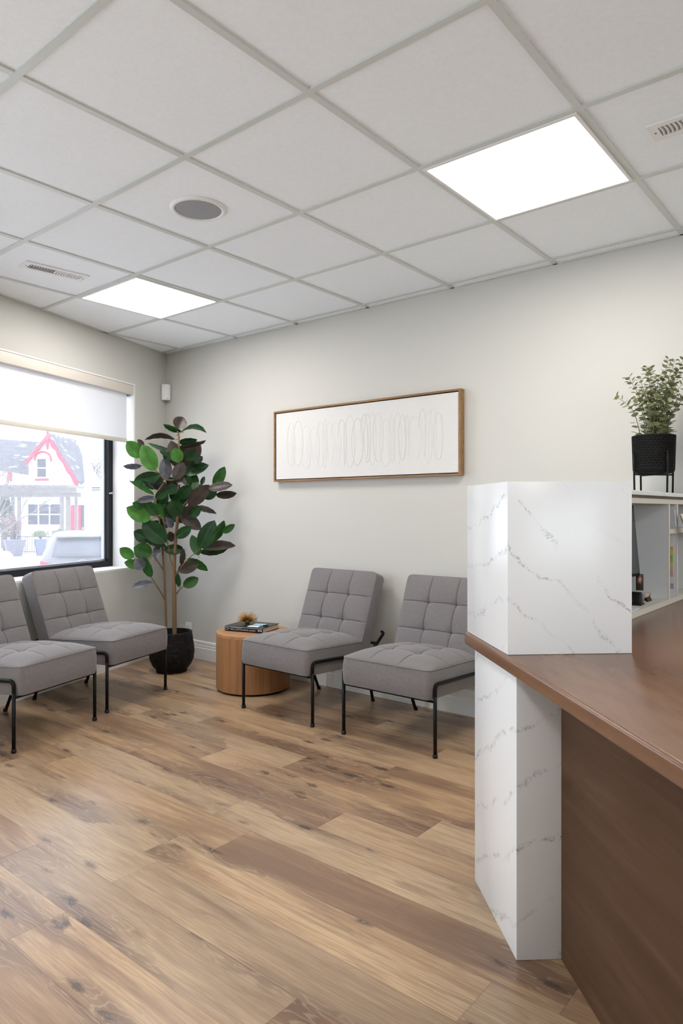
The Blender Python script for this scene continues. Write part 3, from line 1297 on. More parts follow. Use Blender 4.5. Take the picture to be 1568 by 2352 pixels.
LEAVES = """585,205,632,105,110,p 622,228,470,180,45,m 600,255,822,232,38,d,a 566,295,320,310,42,p,a 600,325,748,302,60,d 615,365,822,315,34,p
510,375,335,345,38,m 600,540,535,318,118,p 640,525,772,333,132,p 605,492,562,375,98,l 520,450,437,382,42,d 735,500,800,442,55,d
620,592,842,512,95,d 275,450,160,318,112,l 395,567,290,350,128,l 300,352,248,300,42,p 280,520,130,537,46,s 440,602,222,652,95,d
490,642,482,460,98,s 385,772,190,650,40,m 392,722,285,655,36,d 522,722,340,650,84,p 402,802,505,730,74,d 522,742,602,640,84,d
660,690,560,590,72,p 702,770,716,577,116,o 790,687,818,617,34,d 685,762,800,692,72,l 678,865,850,698,112,p 662,862,533,708,130,d
815,805,912,708,100,d 902,706,988,540,86,o 852,722,1046,680,74,p 915,772,1086,764,64,p 718,880,916,916,48,p 702,908,776,895,54,d
405,802,238,822,54,s 415,950,298,828,90,m 466,982,395,825,92,l 592,1002,472,858,92,d 352,990,160,884,116,l 302,884,208,842,64,o
602,952,535,828,128,d 608,925,782,1062,104,p 576,1138,698,1050,84,d 492,1182,298,1008,150,d 356,1162,220,1088,104,d 330,1178,490,1212,44,d
368,1285,220,1225,132,m 212,1312,100,1234,86,l 278,1378,138,1352,76,l 366,1478,290,1308,72,m 382,1526,200,1552,54,s 396,1322,420,1210,62,s
302,1402,226,1330,92,s 640,1238,476,1242,84,d 546,1172,520,1090,62,p 780,1232,900,1003,132,d 890,1172,986,1004,72,m 975,1097,1072,1030,56,o
790,1222,1070,1200,78,p 774,1256,1006,1240,64,d 770,1292,714,1124,82,m 670,1322,842,1406,66,m 590,1422,762,1365,94,p 620,1372,642,1240,44,p
606,1562,578,1440,44,d 636,1556,762,1488,86,m 522,1012,480,968,74,s 560,700,500,620,70,d 640,600,760,560,70,d 600,420,660,350,70,p
560,880,640,760,110,d 560,640,640,500,96,p 700,700,620,610,90,d 610,800,690,700,104,d 580,760,500,690,90,d 740,830,800,760,90,m 690,960,780,880,80,d 420,860,500,770,84,d 360,940,440,860,80,m 560,980,640,860,100,p 430,1060,520,960,90,d 380,680,460,590,84,d 660,470,740,400,90,d 540,470,470,410,70,d 350,1080,430,1000,80,d 640,960,720,870,90,p 470,900,540,840,70,d 600,1010,660,930,80,d 545,1050,500,980,60,s""".split()
MI = {'d': 0, 'm': 1, 'l': 2, 'p': 3, 's': 4, 'o': 1}
f = MB()
rnd = random.Random(5)
eye = Vector((0, 0, HC))
for spec in LEAVES:
    q = spec.split(',')
    x0, y0, x1, y1, wp = map(float, q[:5])
    kind = q[5]
    arch = len(q) > 6
    d0 = rnd.uniform(-.07, .05) - (.04 if x0 < 420 else 0)
    dt = rnd.uniform(-.05, .05)
    if x1 < 300:
        d0, dt = min(d0, -.05), min(dt, -.02)
    a, b = cr(x0, y0, d0), cr(x1, y1, d0 + dt)
    b = b + (b - a) * .06
    ax = b - a
    L = ax.length
    Wv = wp * 1.10 / 3.733 * 5 / FP
    Wr = max(Wv, L * .46)
    view = (eye - (a + b) / 2).normalized()
    side = ax.cross(view).normalized()
    nrm = side.cross(ax).normalized()
    tilt = math.acos(min(1, Wv / Wr)) * (1 if rnd.random() < .5 else -1)
    s_ = side * math.cos(tilt) + nrm * math.sin(tilt)
    n_ = s_.cross(ax.normalized())
    if n_.dot(view) < 0:
        n_ = -n_
    NX, NY = 12, 6
    vs, fs = [], []
    bend = rnd.uniform(.02, .10) * L
    fold = rnd.uniform(.10, .26)
    up = Vector((0, 0, 1))
    for i in range(NX + 1):
        t_ = i / NX
        wprof = (math.sin(PI * min(1, t_ ** .92)) ** .60) if 0 < t_ < 1 else 0
        if t_ > .9:
            wprof *= .84
        for j in range(-NY // 2, NY // 2 + 1):
            k = j / (NY / 2)
            p = a + ax * t_ + s_ * (k * Wr / 2 * wprof)
            p = p + n_ * (fold * abs(k) * Wr / 2 * wprof - .0)
            p = p + n_ * (.0018 * math.sin(t_ * 26 + abs(k) * 5) * abs(k))
            lift = 4 * t_ * (1 - t_)
            p = p + up * (lift * (.20 * L if arch else 0)) - n_ * (bend * (t_ ** 2))
            vs.append(p)
    row = NY + 1
    for i in range(NX):
        for j in range(NY):
            o_ = i * row + j
            fs.append((o_, o_ + 1, o_ + row + 1, o_ + row))
    # the face towards the eye is the material's front
    m_ = len(vs) // 2
    test = (Vector(vs[fs[len(fs) // 2][1]]) - Vector(vs[fs[len(fs) // 2][0]])).cross(Vector(vs[fs[len(fs) // 2][2]]) - Vector(vs[fs[len(fs) // 2][0]]))
    if test.dot(view) < 0:
        fs = [g_[::-1] for g_ in fs]
    f.add(vs, fs, MI[kind], True)
    # midrib and petiole
    mid = [Vector(vs[i * row + NY // 2]) + n_ * .0006 for i in range(0, NX)]
    f.tube([a - ax * .10 + Vector((0, .0, -.004))] + mid, [.0020] + [.0016 - .0010 * i / NX for i in range(len(mid))], 5, MI[kind] if kind in 'ps' else 2)
part_of(f, 'foliage', [M['leaf'], M['leaf_mid'], M['leaf_backlit'], M['leaf_brown'], M['leaf_silver']], plant)

# ---------------------------------------------------------------- reception counter
ZT = .787
ED = Vector((-.1045, .9945, 0)).normalized()


def edge_pt(y, off=0):
    return Vector((.4314 + .105 * (1.803 - y) + off, y, 0))


uB = GB
uN = Vector((-uB.y, uB.x, 0))          # towards the waiting side
q0 = Vector((1.0154, 2.4016, 0))


def un(s, off, z=0):
    return q0 + uB * s + uN * off + Z * z


tip = Vector((.3855, 2.1597, 0))
ts = (tip - q0).dot(uB)
to = (tip - q0).dot(uN)
smax = (C0.dot(WB) - q0.dot(WB)) / uB.dot(WB)      # where the unit meets the back wall

# countertop
poly = [edge_pt(-.2), tip, un(smax - to * .03 - .02, to), un(smax - .03, .0), un(smax - .03, -.05), un(.3, -.05) + Vector((.9, -.35, 0)), Vector((2.1, 1.6, 0)), Vector((1.9, -.2, 0))]
poly = [edge_pt(-.2), Vector((1.9, -.2, 0)), Vector((2.15, 1.9, 0)), un(smax - .045, -.05), un(smax - .045, to), tip]
f = MB()
f.prism(poly, ZT - .041, ZT)
o = f.build('wooden_countertop', M['walnut'], bevel=(.009, 4))
tag(o, 'brown stained wooden reception countertop with a rounded edge', 'countertop')

# upper quartz block
P1, P2, P5 = Vector((.4350, 1.803, 0)), Vector((.7704, 1.8249, 0)), Vector((.3932, 2.152, 0))
P3 = P5 + (P2 - P1)
f = MB()
f.prism([P1, P2, P3, P5], ZT + .0005, 1.2425)
o = f.build('quartz_block', M['quartz_a'], bevel=(.0015, 2))
tag(o, 'white veined quartz block standing on the end of the wooden countertop', 'counter block')

# lower quartz post
b0, b1, b2 = Vector((.4527, 1.7815, 0)), Vector((.4201, 2.1692, 0)), Vector((.5694, 1.7867, 0))
bx = (b2 - b0).normalized() * .30
f = MB()
f.prism([b0, b0 + bx, b1 + bx, b1], .0005, ZT - .0415)
o = f.build('quartz_post', M['quartz_b'], bevel=(.0015, 2))
tag(o, 'white veined quartz post holding up the wooden countertop from the floor', 'counter post')

# brown desk panel
pd = Vector((-.081, 1, 0)).normalized()
p0 = Vector((.5694, 1.7855, 0))
px_ = Vector((pd.y, -pd.x, 0))
f = MB()
L = 1.75
c = Vector((0, 0, 0))
f.box((0, 0, (ZT - .042) / 2 + .0003), (.03, L, ZT - .0425))
cc = p0 - pd * (L / 2) + px_ * .0155
o = f.build('desk_panel', M['walnut_dark'], bevel=(.001, 1))
o.location = cc
o.rotation_euler = (0, 0, rot(pd) - PI / 2)
tag(o, 'dark brown wooden desk panel under the countertop', 'desk panel')

# half wall under the shelf unit on the waiting side
f = MB()
s0 = (b1 - q0).dot(uB) + .16
c = un((s0 + smax - .03) / 2, to - .06, ZT / 2 - .02)
f.box(c, (smax - .045 - s0, .06, ZT - .0835 + .04), (uB, uN, Z))
o = tag(f.build('counter_front', M['white']), 'white front panel below the reception shelf facing the waiting chairs', 'counter front')

# cubby shelf on the countertop
UZ0, UZ1 = ZT + .0006, 1.2105
US0, US1, UD = -.32, smax - .05, .315


def ubox(f, s0, s1, o0, o1, z0, z1):
    f.box(un((s0 + s1) / 2, (o0 + o1) / 2, (z0 + z1) / 2), (s1 - s0, o1 - o0, z1 - z0), (uB, uN, Z))


unit = tag(empty('cubby_shelf', un(.3, .15, UZ0), rot(uB)), 'pale cubby shelf with upright dividers standing on the countertop behind the quartz block', 'shelf unit')
f = MB()
ubox(f, US0, US1, 0, UD, UZ0, UZ0 + .021)
part_of(f, 'bottom_board', M['cabinet'], unit)
f = MB()
ubox(f, US0, US1, 0, UD, UZ1 - .0185, UZ1)
part_of(f, 'top_board', M['cabinet'], unit)
f = MB()
ubox(f, US0, US1, UD - .016, UD, UZ0 + .0215, UZ1 - .019)
part_of(f, 'back_panel', M['panel_white'], unit)
for s, wd in ((US0, .02), (.467, .020), (.592, .020), (.90, .020)):
    f = MB()
    ubox(f, s, s + wd, 0.003, UD - .0165, UZ0 + .0215, UZ1 - .019)
    part_of(f, 'divider', [M['panel_white']], unit)
    f = MB()
    ubox(f, s, s + wd, -.0005, .0028, UZ0 + .0215, UZ1 - .019)
    part_of(f, 'edge_strip', M['cabinet'], unit)['label'] = 'cream front edge of a divider'
f = MB()
ubox(f, .4875, .5915, 0.001, UD - .017, 1.072, 1.091)
part_of(f, 'shelf', M['cabinet'], unit)
f = MB()
ubox(f, .6125, .8995, 0.001, UD - .017, 1.072, 1.091)
part_of(f, 'shelf', M['cabinet'], unit)

f = MB()
ubox(f, US0 + .02, US1, -.006, UD, 1.2218, 1.2375)
led = part_of(f, 'quartz_ledge', M['quartz_c'], empty('quartz_ledge'), bevel=(.0012, 1))
rt = led.parent
led.parent = None
bpy.data.objects.remove(rt)
led.name = 'quartz_ledge'
tag(led, 'pale quartz ledge along the top of the cubby shelf', 'ledge')
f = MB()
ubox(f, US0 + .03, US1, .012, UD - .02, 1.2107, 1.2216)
part_of(f, 'gap_shade_strip', flat('gap_shade_grey', (.22, .19, .155), .8), unit)['label'] = 'strip coloured dark for the shade in the gap under the ledge'  # dark colour stands in for the shade of the gap

# ---- things in the cubbies
ZB = UZ0 + .0215


def uthing(name, s, off, z, label, cat, group=None):
    p = un(s, off, z)
    return tag(empty(name, p, rot(uB)), label, cat, group)


# local frame: x along the shelf, y into the shelf
t = uthing('display_screen', .30, .108, ZB, 'slim black screen leaning in the cubby beside the quartz block', 'screen')
f = MB()
f.box((.025, 0, .235), (.24, .012, .285))
o = f.build('screen_panel', M['black'], t, bevel=(.002, 2))
f = MB()
f.box((.020, -.0066, .235), (.224, .001, .26))
o2 = f.build('screen_face', flat('dark_grey_screen', (.06, .065, .075), .3), t)
f = MB()
f.box((-.09, .045, .10), (.03, .012, .20))
f.box((-.09, .024, .19), (.03, .034, .02))
f.box((-.20, .055, .003), (.16, .14, .006))
f.box((-.10, .055, .003), (.10, .05, .006))
f.build('screen_foot', M['black'], t)
sh = .095 / .30
for ob in (o, o2):
    for v in ob.data.vertices:
        v.co.x += (.09 - v.co.z) * sh
t = uthing('photo_card', .408, .092, ZB + .034, 'small dark printed card with a warm coloured portrait hanging inside the cubby', 'card')
f = MB()
vs, fs = [], []
for i in range(9):
    zz = .066 * i / 8
    bx_ = .004 * math.sin(PI * i / 8)
    vs += [(-.016, -bx_, zz), (.012, -bx_ + .006, zz), (-.016, -bx_ + .0012, zz), (.012, -bx_ + .0072, zz)]
for i in range(8):
    q = i * 4
    fs += [(q, q + 1, q + 5, q + 4), (q + 2, q + 6, q + 7, q + 3), (q, q + 4, q + 6, q + 2), (q + 1, q + 3, q + 7, q + 5)]
fs += [(0, 2, 3, 1), (32, 33, 35, 34)]
f.add(vs, fs, 0, True)
f.build('card_sheet', flat('dark_card', (.035, .025, .022), .35), t)
f = MB()
f.lathe([(.0105, 0), (.0105, .0008), (0, .0008)], 20)
t.rotation_euler[2] = math.radians(-23)
fo = f.build('portrait_patch', flat('warm_print', (.32, .12, .07), .4), t)
fo.location = (-.002, -.0022, .042)
fo.rotation_euler = (PI / 2, 0, .32)
fo.scale = (.9, 1.3, 1)
f = MB()
f.lathe([(.0045, 0), (.0045, .0008), (0, .0008)], 16)
f2 = f.build('face_patch', flat('pale_print', (.62, .38, .29), .5), t)
f2.location = (-.002, -.0036, .043)
f2.rotation_euler = (PI / 2, 0, .32)
f2.scale = (.9, 1.4, 1)

# hole punch
t = uthing('hole_punch', .135, .055, ZB, 'black desk hole punch standing on the bottom board of the cubby', 'hole punch')
f = MB()
f.box((0, 0, .006), (.075, .085, .012))
f.build('base', M['black'], t, bevel=(.003, 2))
f = MB()
pr = [(-.030, .012), (.034, .012), (.036, .030), (.030, .058), (.018, .072), (.002, .074), (-.014, .060), (-.024, .036)]
vs = [(x, y, z) for y in (-.032, .032) for x, z in pr]
k = len(pr)
fs = [tuple(range(k)), tuple(range(k, 2 * k))[::-1]] + [(i, i + k, (i + 1) % k + k, (i + 1) % k) for i in range(k)]
f.add(vs, fs)
f.build('lever', M['black'], t, bevel=(.004, 3))
f = MB()
f.tube([(.030, -.036, .018), (.052, -.036, .018)], .003, 8)
f.tube([(.052, -.044, .018), (.052, -.028, .018)], .003, 8)
f.build('pin', flat('steel_pin', (.5, .5, .5), .3, .9), t)
t.location = un(.222, .055, ZB)
t.scale = (.62, .62, .66)

t = uthing('binder_clip', .362, .050, ZB, 'black binder clip with silver arms lying behind the hole punch', 'clip')
f = MB()
vs = [(x, y, z) for x in (-.026, .026) for y, z in ((-.009, 0), (.009, 0), (.002, .016), (-.002, .016))]
f.add(vs, [(0, 1, 2, 3), (7, 6, 5, 4), (0, 4, 5, 1), (1, 5, 6, 2), (2, 6, 7, 3), (3, 7, 4, 0)])
f.build('clip_body', M['black'], t)
f = MB()
f.tube(fillet([(-.010, -.003, .014), (-.012, -.012, .032), (.002, -.012, .034), (.004, -.003, .014)], .006, 4), .0011, 6)
f.build('clip_arm', flat('silver_wire', (.7, .7, .7), .25, .9), t)

t = tag(MB().box((0, 0, .013), (.034, .022, .025)).build('sticky_note_block', flat('peach_notes', (.74, .52, .42), .8)), 'peach sticky note block behind the binder clip in the cubby', 'note block')
t.location = un(.428, .068, ZB)
t.rotation_euler = (0, 0, rot(uB) + .3)
t = tag(MB().box((0, 0, .012), (.05, .04, .023)).build('tape_box', flat('teal_card', (.10, .26, .27), .6), bevel=(.003, 2)), 'small teal box half hidden behind the hole punch', 'box')
t.location = un(.290, .082, ZB)
t.rotation_euler = (0, 0, rot(uB))
t = tag(MB().box((0, 0, .0025), (.15, .085, .004)).build('paper_stack', M['paper']), 'white paper sheets lying at the front of the cubby board', 'paper')
t.location = un(.030, .046, ZB)
t.rotation_euler = (0, 0, rot(uB) + .06)

# letters in the upper narrow cubby
f = MB()
f.box((0, .04, .034), (.006, .16, .066))
o = f.build('envelope_stack', M['paper'])
for v in o.data.vertices:
    v.co.x += (v.co.z - .034) * -.25
o.location = un(.535, .030, 1.1025)
o.rotation_euler = (0, 0, rot(uB) - .10)
tag(o, 'pale blue white envelopes sticking out of the upper narrow cubby', 'envelopes')
t = tag(MB().box((0, 0, .006), (.05, .10, .011)).build('notebook', flat('violet_cover', (.17, .15, .26), .5)), 'violet notebook lying under the envelopes in the narrow cubby', 'notebook')
t.location = un(.515, .062, 1.0914)
t.rotation_euler = (0, 0, rot(uB))

# rainbow index tabs on the inner face of the second divider
cols = [(.72, .33, .06), (.75, .55, .06), (.62, .68, .08), (.30, .55, .08), (.33, .58, .12), (.60, .62, .10), (.70, .58, .18), (.72, .48, .28), (.74, .38, .30), (.68, .33, .34)]
t = tag(empty('index_tab_strip', un(.5915, .0185, ZB + .05), rot(uB)), 'rainbow strip of sticky index tabs inside the lower narrow cubby', 'index tabs')
for i, cc_ in enumerate(cols):
    f = MB()
    f.box((-.0012, 0, .150 - i * .0125), (.0018, .009, .0112))
    f.build('tab', flat('tab_colour', cc_, .6), t)
t = tag(MB().box((-.0012, 0, .012), (.0018, .014, .022)).build('sticky_note', flat('lilac_note', (.42, .33, .52), .7)), 'lilac sticky note below the rainbow index tabs', 'note')
t.location = un(.5915, .0185, ZB + .030)
t.rotation_euler = (0, 0, rot(uB))

# cream fabric hanging over the edge of the next cubby
f = MB()
vs, fs = [], []
NX, NY = 22, 18
for j in range(NY + 1):
    v = j / NY
    for i in range(NX + 1):
        u = i / NX
        fold = .010 * math.sin(u * 15 + 1.5 * v) * (.4 + v) + .004 * math.sin(u * 31)
        wsc = .085 - .035 * v
        vs.append((wsc * (u - .35) + .035 * v * v, -.012 - .02 * math.sin(PI * v * .8) + fold, .060 - .115 * v))
for j in range(NY):
    for i in range(NX):
        a = j * (NX + 1) + i
        fs.append((a, a + 1, a + NX + 2, a + NX + 1))
f.add(vs, fs, 0, True)
o = f.build('cloth_bag', flat('cream_cloth', (.66, .62, .52), .85))
md = o.modifiers.new('thick', 'SOLIDIFY')
md.thickness = .003
o.location = un(.588, -.012, 1.090)
o.rotation_euler = (0, 0, rot(uB))
tag(o, 'cream cloth bag hanging out of the upper cubby', 'bag')

# ---------------------------------------------------------------- eucalyptus on the ledge
ec = un(.757, .135, 1.2378)
st = tag(empty('plant_stand', ec, math.radians(10)), 'black metal plant stand with four slim legs on the quartz ledge', 'plant stand')
for k in range(4):
    a = k * PI / 2
    cx, cy = .0978 * math.cos(a), .0978 * math.sin(a)
    f = MB()
    f.tube([(cx * .96, cy * .96, 0), (cx, cy, .185)], .0042, 10)
    f.build('leg', M['black_metal'], st)
for k in range(2):
    a = k * PI / 2
    f = MB()
    zz = .088 + k * .0
    f.tube([(.095 * math.cos(a), .095 * math.sin(a), zz), (-.095 * math.cos(a), -.095 * math.sin(a), zz)], .0036, 8)
    f.build('cross_bar', M['black_metal'], st)
pe = tag(empty('potted_eucalyptus', ec + Z * .0925), 'eucalyptus plant in a black dimpled pot on the ledge', 'plant')
f = MB()


def dim(a, z):
    if z < .022 or z > .158:
        return 0
    k = 34
    row = z / .0115
    ph = (a / (2 * PI)) * k + (math.floor(row) % 2) * .5
    fx_, fz_ = ph - math.floor(ph) - .5, row - math.floor(row) - .5
    return -.0034 * max(0, 1 - (fx_ * fx_ + fz_ * fz_) * 9)


prof = [(0, 0), (.075, 0), (.083, .006), (.0868, .016), (.0912, .165), (.0912, .168), (.088, .1695), (.085, .1685), (.083, .150), (0, .150)]
dense = []
for (r0, z0), (r1, z1) in zip(prof, prof[1:]):
    k = max(1, int(abs(z1 - z0) / .0024))
    for i in range(k):
        dense.append((r0 + (r1 - r0) * i / k, z0 + (z1 - z0) * i / k))
dense.append(prof[-1])
f.lathe(dense, 204, rfun=dim)
f.build('pot', flat('black_dimpled_ceramic', (.006, .006, .006), .6, 0.0, .10), pe, sharp=60)
f = MB()
f.lathe([(.082, .152), (.04, .158), (0, .16)], 30)
f.build('soil', M['soil'], pe)
rnd = random.Random(21)
sf, lf = MB(), MB()
# stem tips as offsets (x right, z up) seen from the room, y towards the wall
tips = [(-.155, .190, 0), (-.105, .275, .02), (-.055, .26, -.02), (-.03, .315, .01), (.0, .25, -.04), (-.015, .31, .03), (.02, .27, -.02), (.06, .345, .02), (.085, .33, -.02), (.10, .29, .03),
        (.13, .36, .0), (.145, .26, -.02), (.165, .20, .02), (.035, .22, -.05), (-.04, .20, -.05), (.08, .20, -.05), (.11, .17, -.03), (-.08, .17, -.03), (.02, .17, -.06), (.06, .14, -.07), (-.02, .13, -.07), (.0, .2, .05), (.07, .24, .05)]
vx = Vector((.906, -.423, 0))
vy = Vector((.423, .906, 0))
for tx, tz, ty in tips:
    b0_ = Vector((0, 0, .155)) + vx * (tx * .28 + rnd.uniform(-.012, .012)) + vy * (ty * .5 + rnd.uniform(-.02, .02))
    tp = Vector((0, 0, .165 + tz)) + vx * tx + vy * ty
    mid = (b0_ + tp) / 2 + Vector((0, 0, .03)) - vx * tx * .12
    path = smooth_path([b0_, mid, tp], 12)
    sf.tube(path, [.0022 - .0014 * i / (len(path) - 1) for i in range(len(path))], 6)
    npair = max(8, int(tz / .0150))
    for q in range(npair):
        tq = (q + .6) / npair
        ii = min(len(path) - 2, int(tq * (len(path) - 1)))
        p = path[ii].lerp(path[ii + 1], tq * (len(path) - 1) - ii)
        d = (path[ii + 1] - path[ii]).normalized()
        o1 = d.orthogonal().normalized()
        o2 = d.cross(o1)
        ang = q * PI / 2 + rnd.uniform(-.5, .5)
        size = (.0185 - .0075 * tq) * rnd.uniform(.8, 1.2)
        for sg in (0, PI):
            dr = (o1 * math.cos(ang + sg) + o2 * math.sin(ang + sg)) * .9 + d * rnd.uniform(.2, .65)
            dr.normalize()
            sd_ = dr.cross(d).normalized()
            nn = sd_.cross(dr)
            vs = [p]
            Lf = size * 2.1
            for k in range(10):
                a = PI + 2 * PI * (k + .5) / 10
                lx = Lf * (.56 + .44 * math.cos(a))
                ly = size * .82 * math.sin(a)
                vs.append(p + dr * (.003 + lx) + sd_ * ly + nn * (.18 * abs(ly)))
            vs.append(p + dr * (.003 + Lf * .55))
            fs = [(11, 1 + k, 1 + (k + 1) % 10) for k in range(10)]
            lf.add(vs, fs, 0, True)
sf.build('stems', M['euc_stem'], pe)
lf.build('foliage', M['euc'], pe)

# ---------------------------------------------------------------- outside
GZ = -1.0


def op(x, y, Y):
    """point at distance Y seen past (x, y)"""
    return Vector(((x - 784) / FP * Y, Y, HC - (y - 1172) / FP * Y))


def gnd(x, Y):
    return Vector(((x - 784) / FP * Y, Y, GZ))


f = MB()
f.box((-10, 45, GZ - .1), (120, 76, .2))
f.box((30, -20, GZ - .1), (60, 54, .2))
struct(f.build('ground', mat_snow()), 'snow covered ground outside')

red = flat('red_trim_paint', (.62, .02, .06), .5)
hwhite = flat('white_siding', (.80, .80, .80), .6)
mm = NT('grey_shingles_with_snow')
cc0 = coords(mm)
mm.P(Base_Color=mm.mix(mm.step(mm.noise(mm.scale(cc0, (.8, 1, 2.6)), 1.1, 4, .6), .60, .66), mm.ramp(mm.noise(mm.scale(cc0, (.6, 1, 9)), 1.5, 3), [(.3, (.060, .063, .075)), (.7, (.125, .132, .15))]), (.8, .82, .86)), Roughness=.85)
shingle = mm.m
hglass = flat('dark_house_glass', (.05, .065, .085), .5, 0.0, .2)
beige = flat('weathered_wood', (.175, .17, .155), .8)

HY = 45.0
house = tag(empty('house', gnd(110, HY)), 'white house with a steep gable and red bargeboards across the street', 'house')


def slab(mb, pts, dy):
    """front polygon (clockwise or not) pushed back by dy"""
    k = len(pts)
    vs = [tuple(p) for p in pts] + [(p[0], p[1] + dy, p[2]) for p in pts]
    mb.add(vs, [tuple(range(k)), tuple(range(k, 2 * k))[::-1]] + [(i, i + k, (i + 1) % k + k, (i + 1) % k) for i in range(k)])
    return mb


f = MB()
slab(f, [op(-90, 1268, HY), op(222, 1268, HY), op(222, 1113, HY), op(-90, 1075, HY)], 8)
part_of(f, 'wall', hwhite, house)
f = MB()
slab(f, [op(66, 1260, HY - 1.2), op(178, 1260, HY - 1.2), op(176, 1103, HY - 1.2), op(111, 1006, HY - 1.2), op(66, 1060, HY - 1.2)], 1.15)
part_of(f, 'gable_wall', hwhite, house)
f = MB()
e0, e1, e2, r0, r1 = op(-95, 1066, HY - .6), op(150, 1070, HY - .6), op(228, 1117, HY - .6), op(-95, 1002, HY + 4), op(158, 1020, HY + 4)
slab(f, [e0, e2 + Vector((0, 0, 0)), r1, r0], .25)
part_of(f, 'roof', shingle, house)
f = MB()
slab(f, [e2 + Vector((-1.1, -.25, .05)), e2 + Vector((.35, -.25, -.05)), r1 + Vector((.5, -.15, .12)), r1 + Vector((-.25, -.15, .12))], .2)
part_of(f, 'snowy_roof_edge', mat_snow(), house)
# gable roof planes running back
ga = op(111, 1000, HY - 1.5)
for foot in (op(60, 1062, HY - 1.5), op(180, 1110, HY - 1.5)):
    f = MB()
    up_ = Vector((0, 0, .16))
    vs = [foot, ga, ga + Vector((0, 4.5, 0)), foot + Vector((0, 3.0, 0))]
    vs += [v + up_ for v in vs]
    f.add(vs, [(0, 1, 2, 3), (7, 6, 5, 4), (0, 4, 5, 1), (1, 5, 6, 2), (2, 6, 7, 3), (3, 7, 4, 0)])
    part_of(f, 'gable_roof', shingle, house)
    f = MB()
    d = foot - ga
    L = d.length
    d.normalize()
    dn = Vector((0, 0, -1))
    pts_top, pts_bot = [], []
    K = 40
    for i in range(K + 1):
        t_ = i / K
        p = ga + d * (L * t_) + Vector((0, -.12, 0))
        dep = (.14 + .12 * abs(math.sin(t_ * PI * 4)) + .10 * t_) * (1.25 if foot.x > ga.x else .8)
        pts_top.append(p + Vector((0, 0, .1)))
        pts_bot.append(p + dn * dep)
    vs = pts_top + pts_bot
    vs += [v + Vector((0, .1, 0)) for v in vs]
    q = K + 1
    fs = []
    for i in range(K):
        fs += [(i, i + 1, q + i + 1, q + i), (2 * q + i, 3 * q + i, 3 * q + i + 1, 2 * q + i + 1), (i, 2 * q + i, 2 * q + i + 1, i + 1), (q + i, q + i + 1, 3 * q + i + 1, 3 * q + i)]
    f.add(vs, fs)
    part_of(f, 'bargeboard', red, house)['label'] = 'red scalloped bargeboard'
f = MB()
f.tube([ga + Vector((0, -.1, -.9)), ga + Vector((0, -.1, -.3)), ga + Vector((0, -.1, .9))], [.06, .11, .04], 8)
part_of(f, 'finial', red, house)


def hwin(x0, y0, x1, y1, Y, name='window', mull=True, nx=1):
    f = MB()
    a, b = op(x0, y1, Y), op(x1, y0, Y)
    f.box(((a.x + b.x) / 2, Y, (a.z + b.z) / 2), (b.x - a.x, .06, b.z - a.z))
    wf = part_of(f, name, hglass, house)
    f = MB()
    th = .07
    w_, h_ = b.x - a.x, b.z - a.z
    cx, cz = (a.x + b.x) / 2, (a.z + b.z) / 2
    for (dx, dz, sx, sz) in ((0, h_ / 2, w_ + th, th), (0, -h_ / 2, w_ + th, th), (w_ / 2, 0, th, h_ - th), (-w_ / 2, 0, th, h_ - th), (0, 0, w_ - th, th)):
        f.box((cx + dx, Y - .05, cz + dz), (sx, .06, sz))
    for i in range(1, nx):
        f.box((a.x + w_ * i / nx, Y - .053, cz), (th, .06, h_ - th))
    fr = part_of(f, 'window_frame', hwhite, house)
    return wf


hwin(85, 1053, 108, 1097, HY - 1.26, nx=1)
f = MB()
a = op(96, 1102, HY - 1.3)
f.box(a, (.85, .14, .13))
part_of(f, 'window_sill', red, house)
f = MB()
f.tube(fillet([op(80, 1058, HY - 1.35), op(82, 1044, HY - 1.35), op(98, 1036, HY - 1.35), op(115, 1044, HY - 1.35), op(118, 1060, HY - 1.35)], .25, 4), .055, 6)
part_of(f, 'window_hood', red, house)
hwin(64, 1157, 140, 1206, HY - 1.26, nx=3)
f = MB()
a, b = op(164, 1246, HY - 1.28), op(193, 1160, HY - 1.28)
f.box(((a.x + b.x) / 2, HY - 1.28, (a.z + b.z) / 2), (b.x - a.x, .1, b.z - a.z))
part_of(f, 'doorway', hglass, house)
f = MB()
a, b = op(163, 1246, HY - 1.36), op(185, 1162, HY - 1.36)
f.box(((a.x + b.x) / 2, HY - 1.36, (a.z + b.z) / 2), (b.x - a.x, .1, b.z - a.z))
part_of(f, 'door', red, house)['label'] = 'red front door'
hwin(210, 1118, 232, 1128, HY - .1, nx=1)

f = MB()
a = op(7, 1090, 44)
f.box((a.x, 44.9, a.z), (.18, .3, .75))
part_of(f, 'porch_post', red, house)

# pergola in front of the house
PY = 39.0
t = tag(empty('pergola', gnd(120, PY)), 'pale timber pergola in front of the white house', 'pergola')
for x, w_ in ((2, .16), (28, .15), (44, .16), (144, .17), (157, .20), (172, .15)):
    f = MB()
    a, b = gnd(x, PY), op(x, 1142, PY)
    f.box((a.x, PY + .3 * math.sin(x), (a.z + b.z) / 2), (w_, w_, b.z - a.z))
    part_of(f, 'post', beige, t)
for y, x0, x1, Y in ((1126, -60, 176, PY - .45), (1137, -60, 186, PY - .2), (1136, -60, 184, PY + .5)):
    f = MB()
    a, b = op(x0, y, Y), op(x1, y, Y)
    f.box(((a.x + b.x) / 2, Y, a.z), (b.x - a.x, .1, .24))
    part_of(f, 'beam', beige, t)
for i in range(14):
    f = MB()
    a = op(-55 + i * 17.5, 1118, PY)
    f.box((a.x, PY, a.z), (.08, 2.4, .14))
    part_of(f, 'rafter', beige, t)

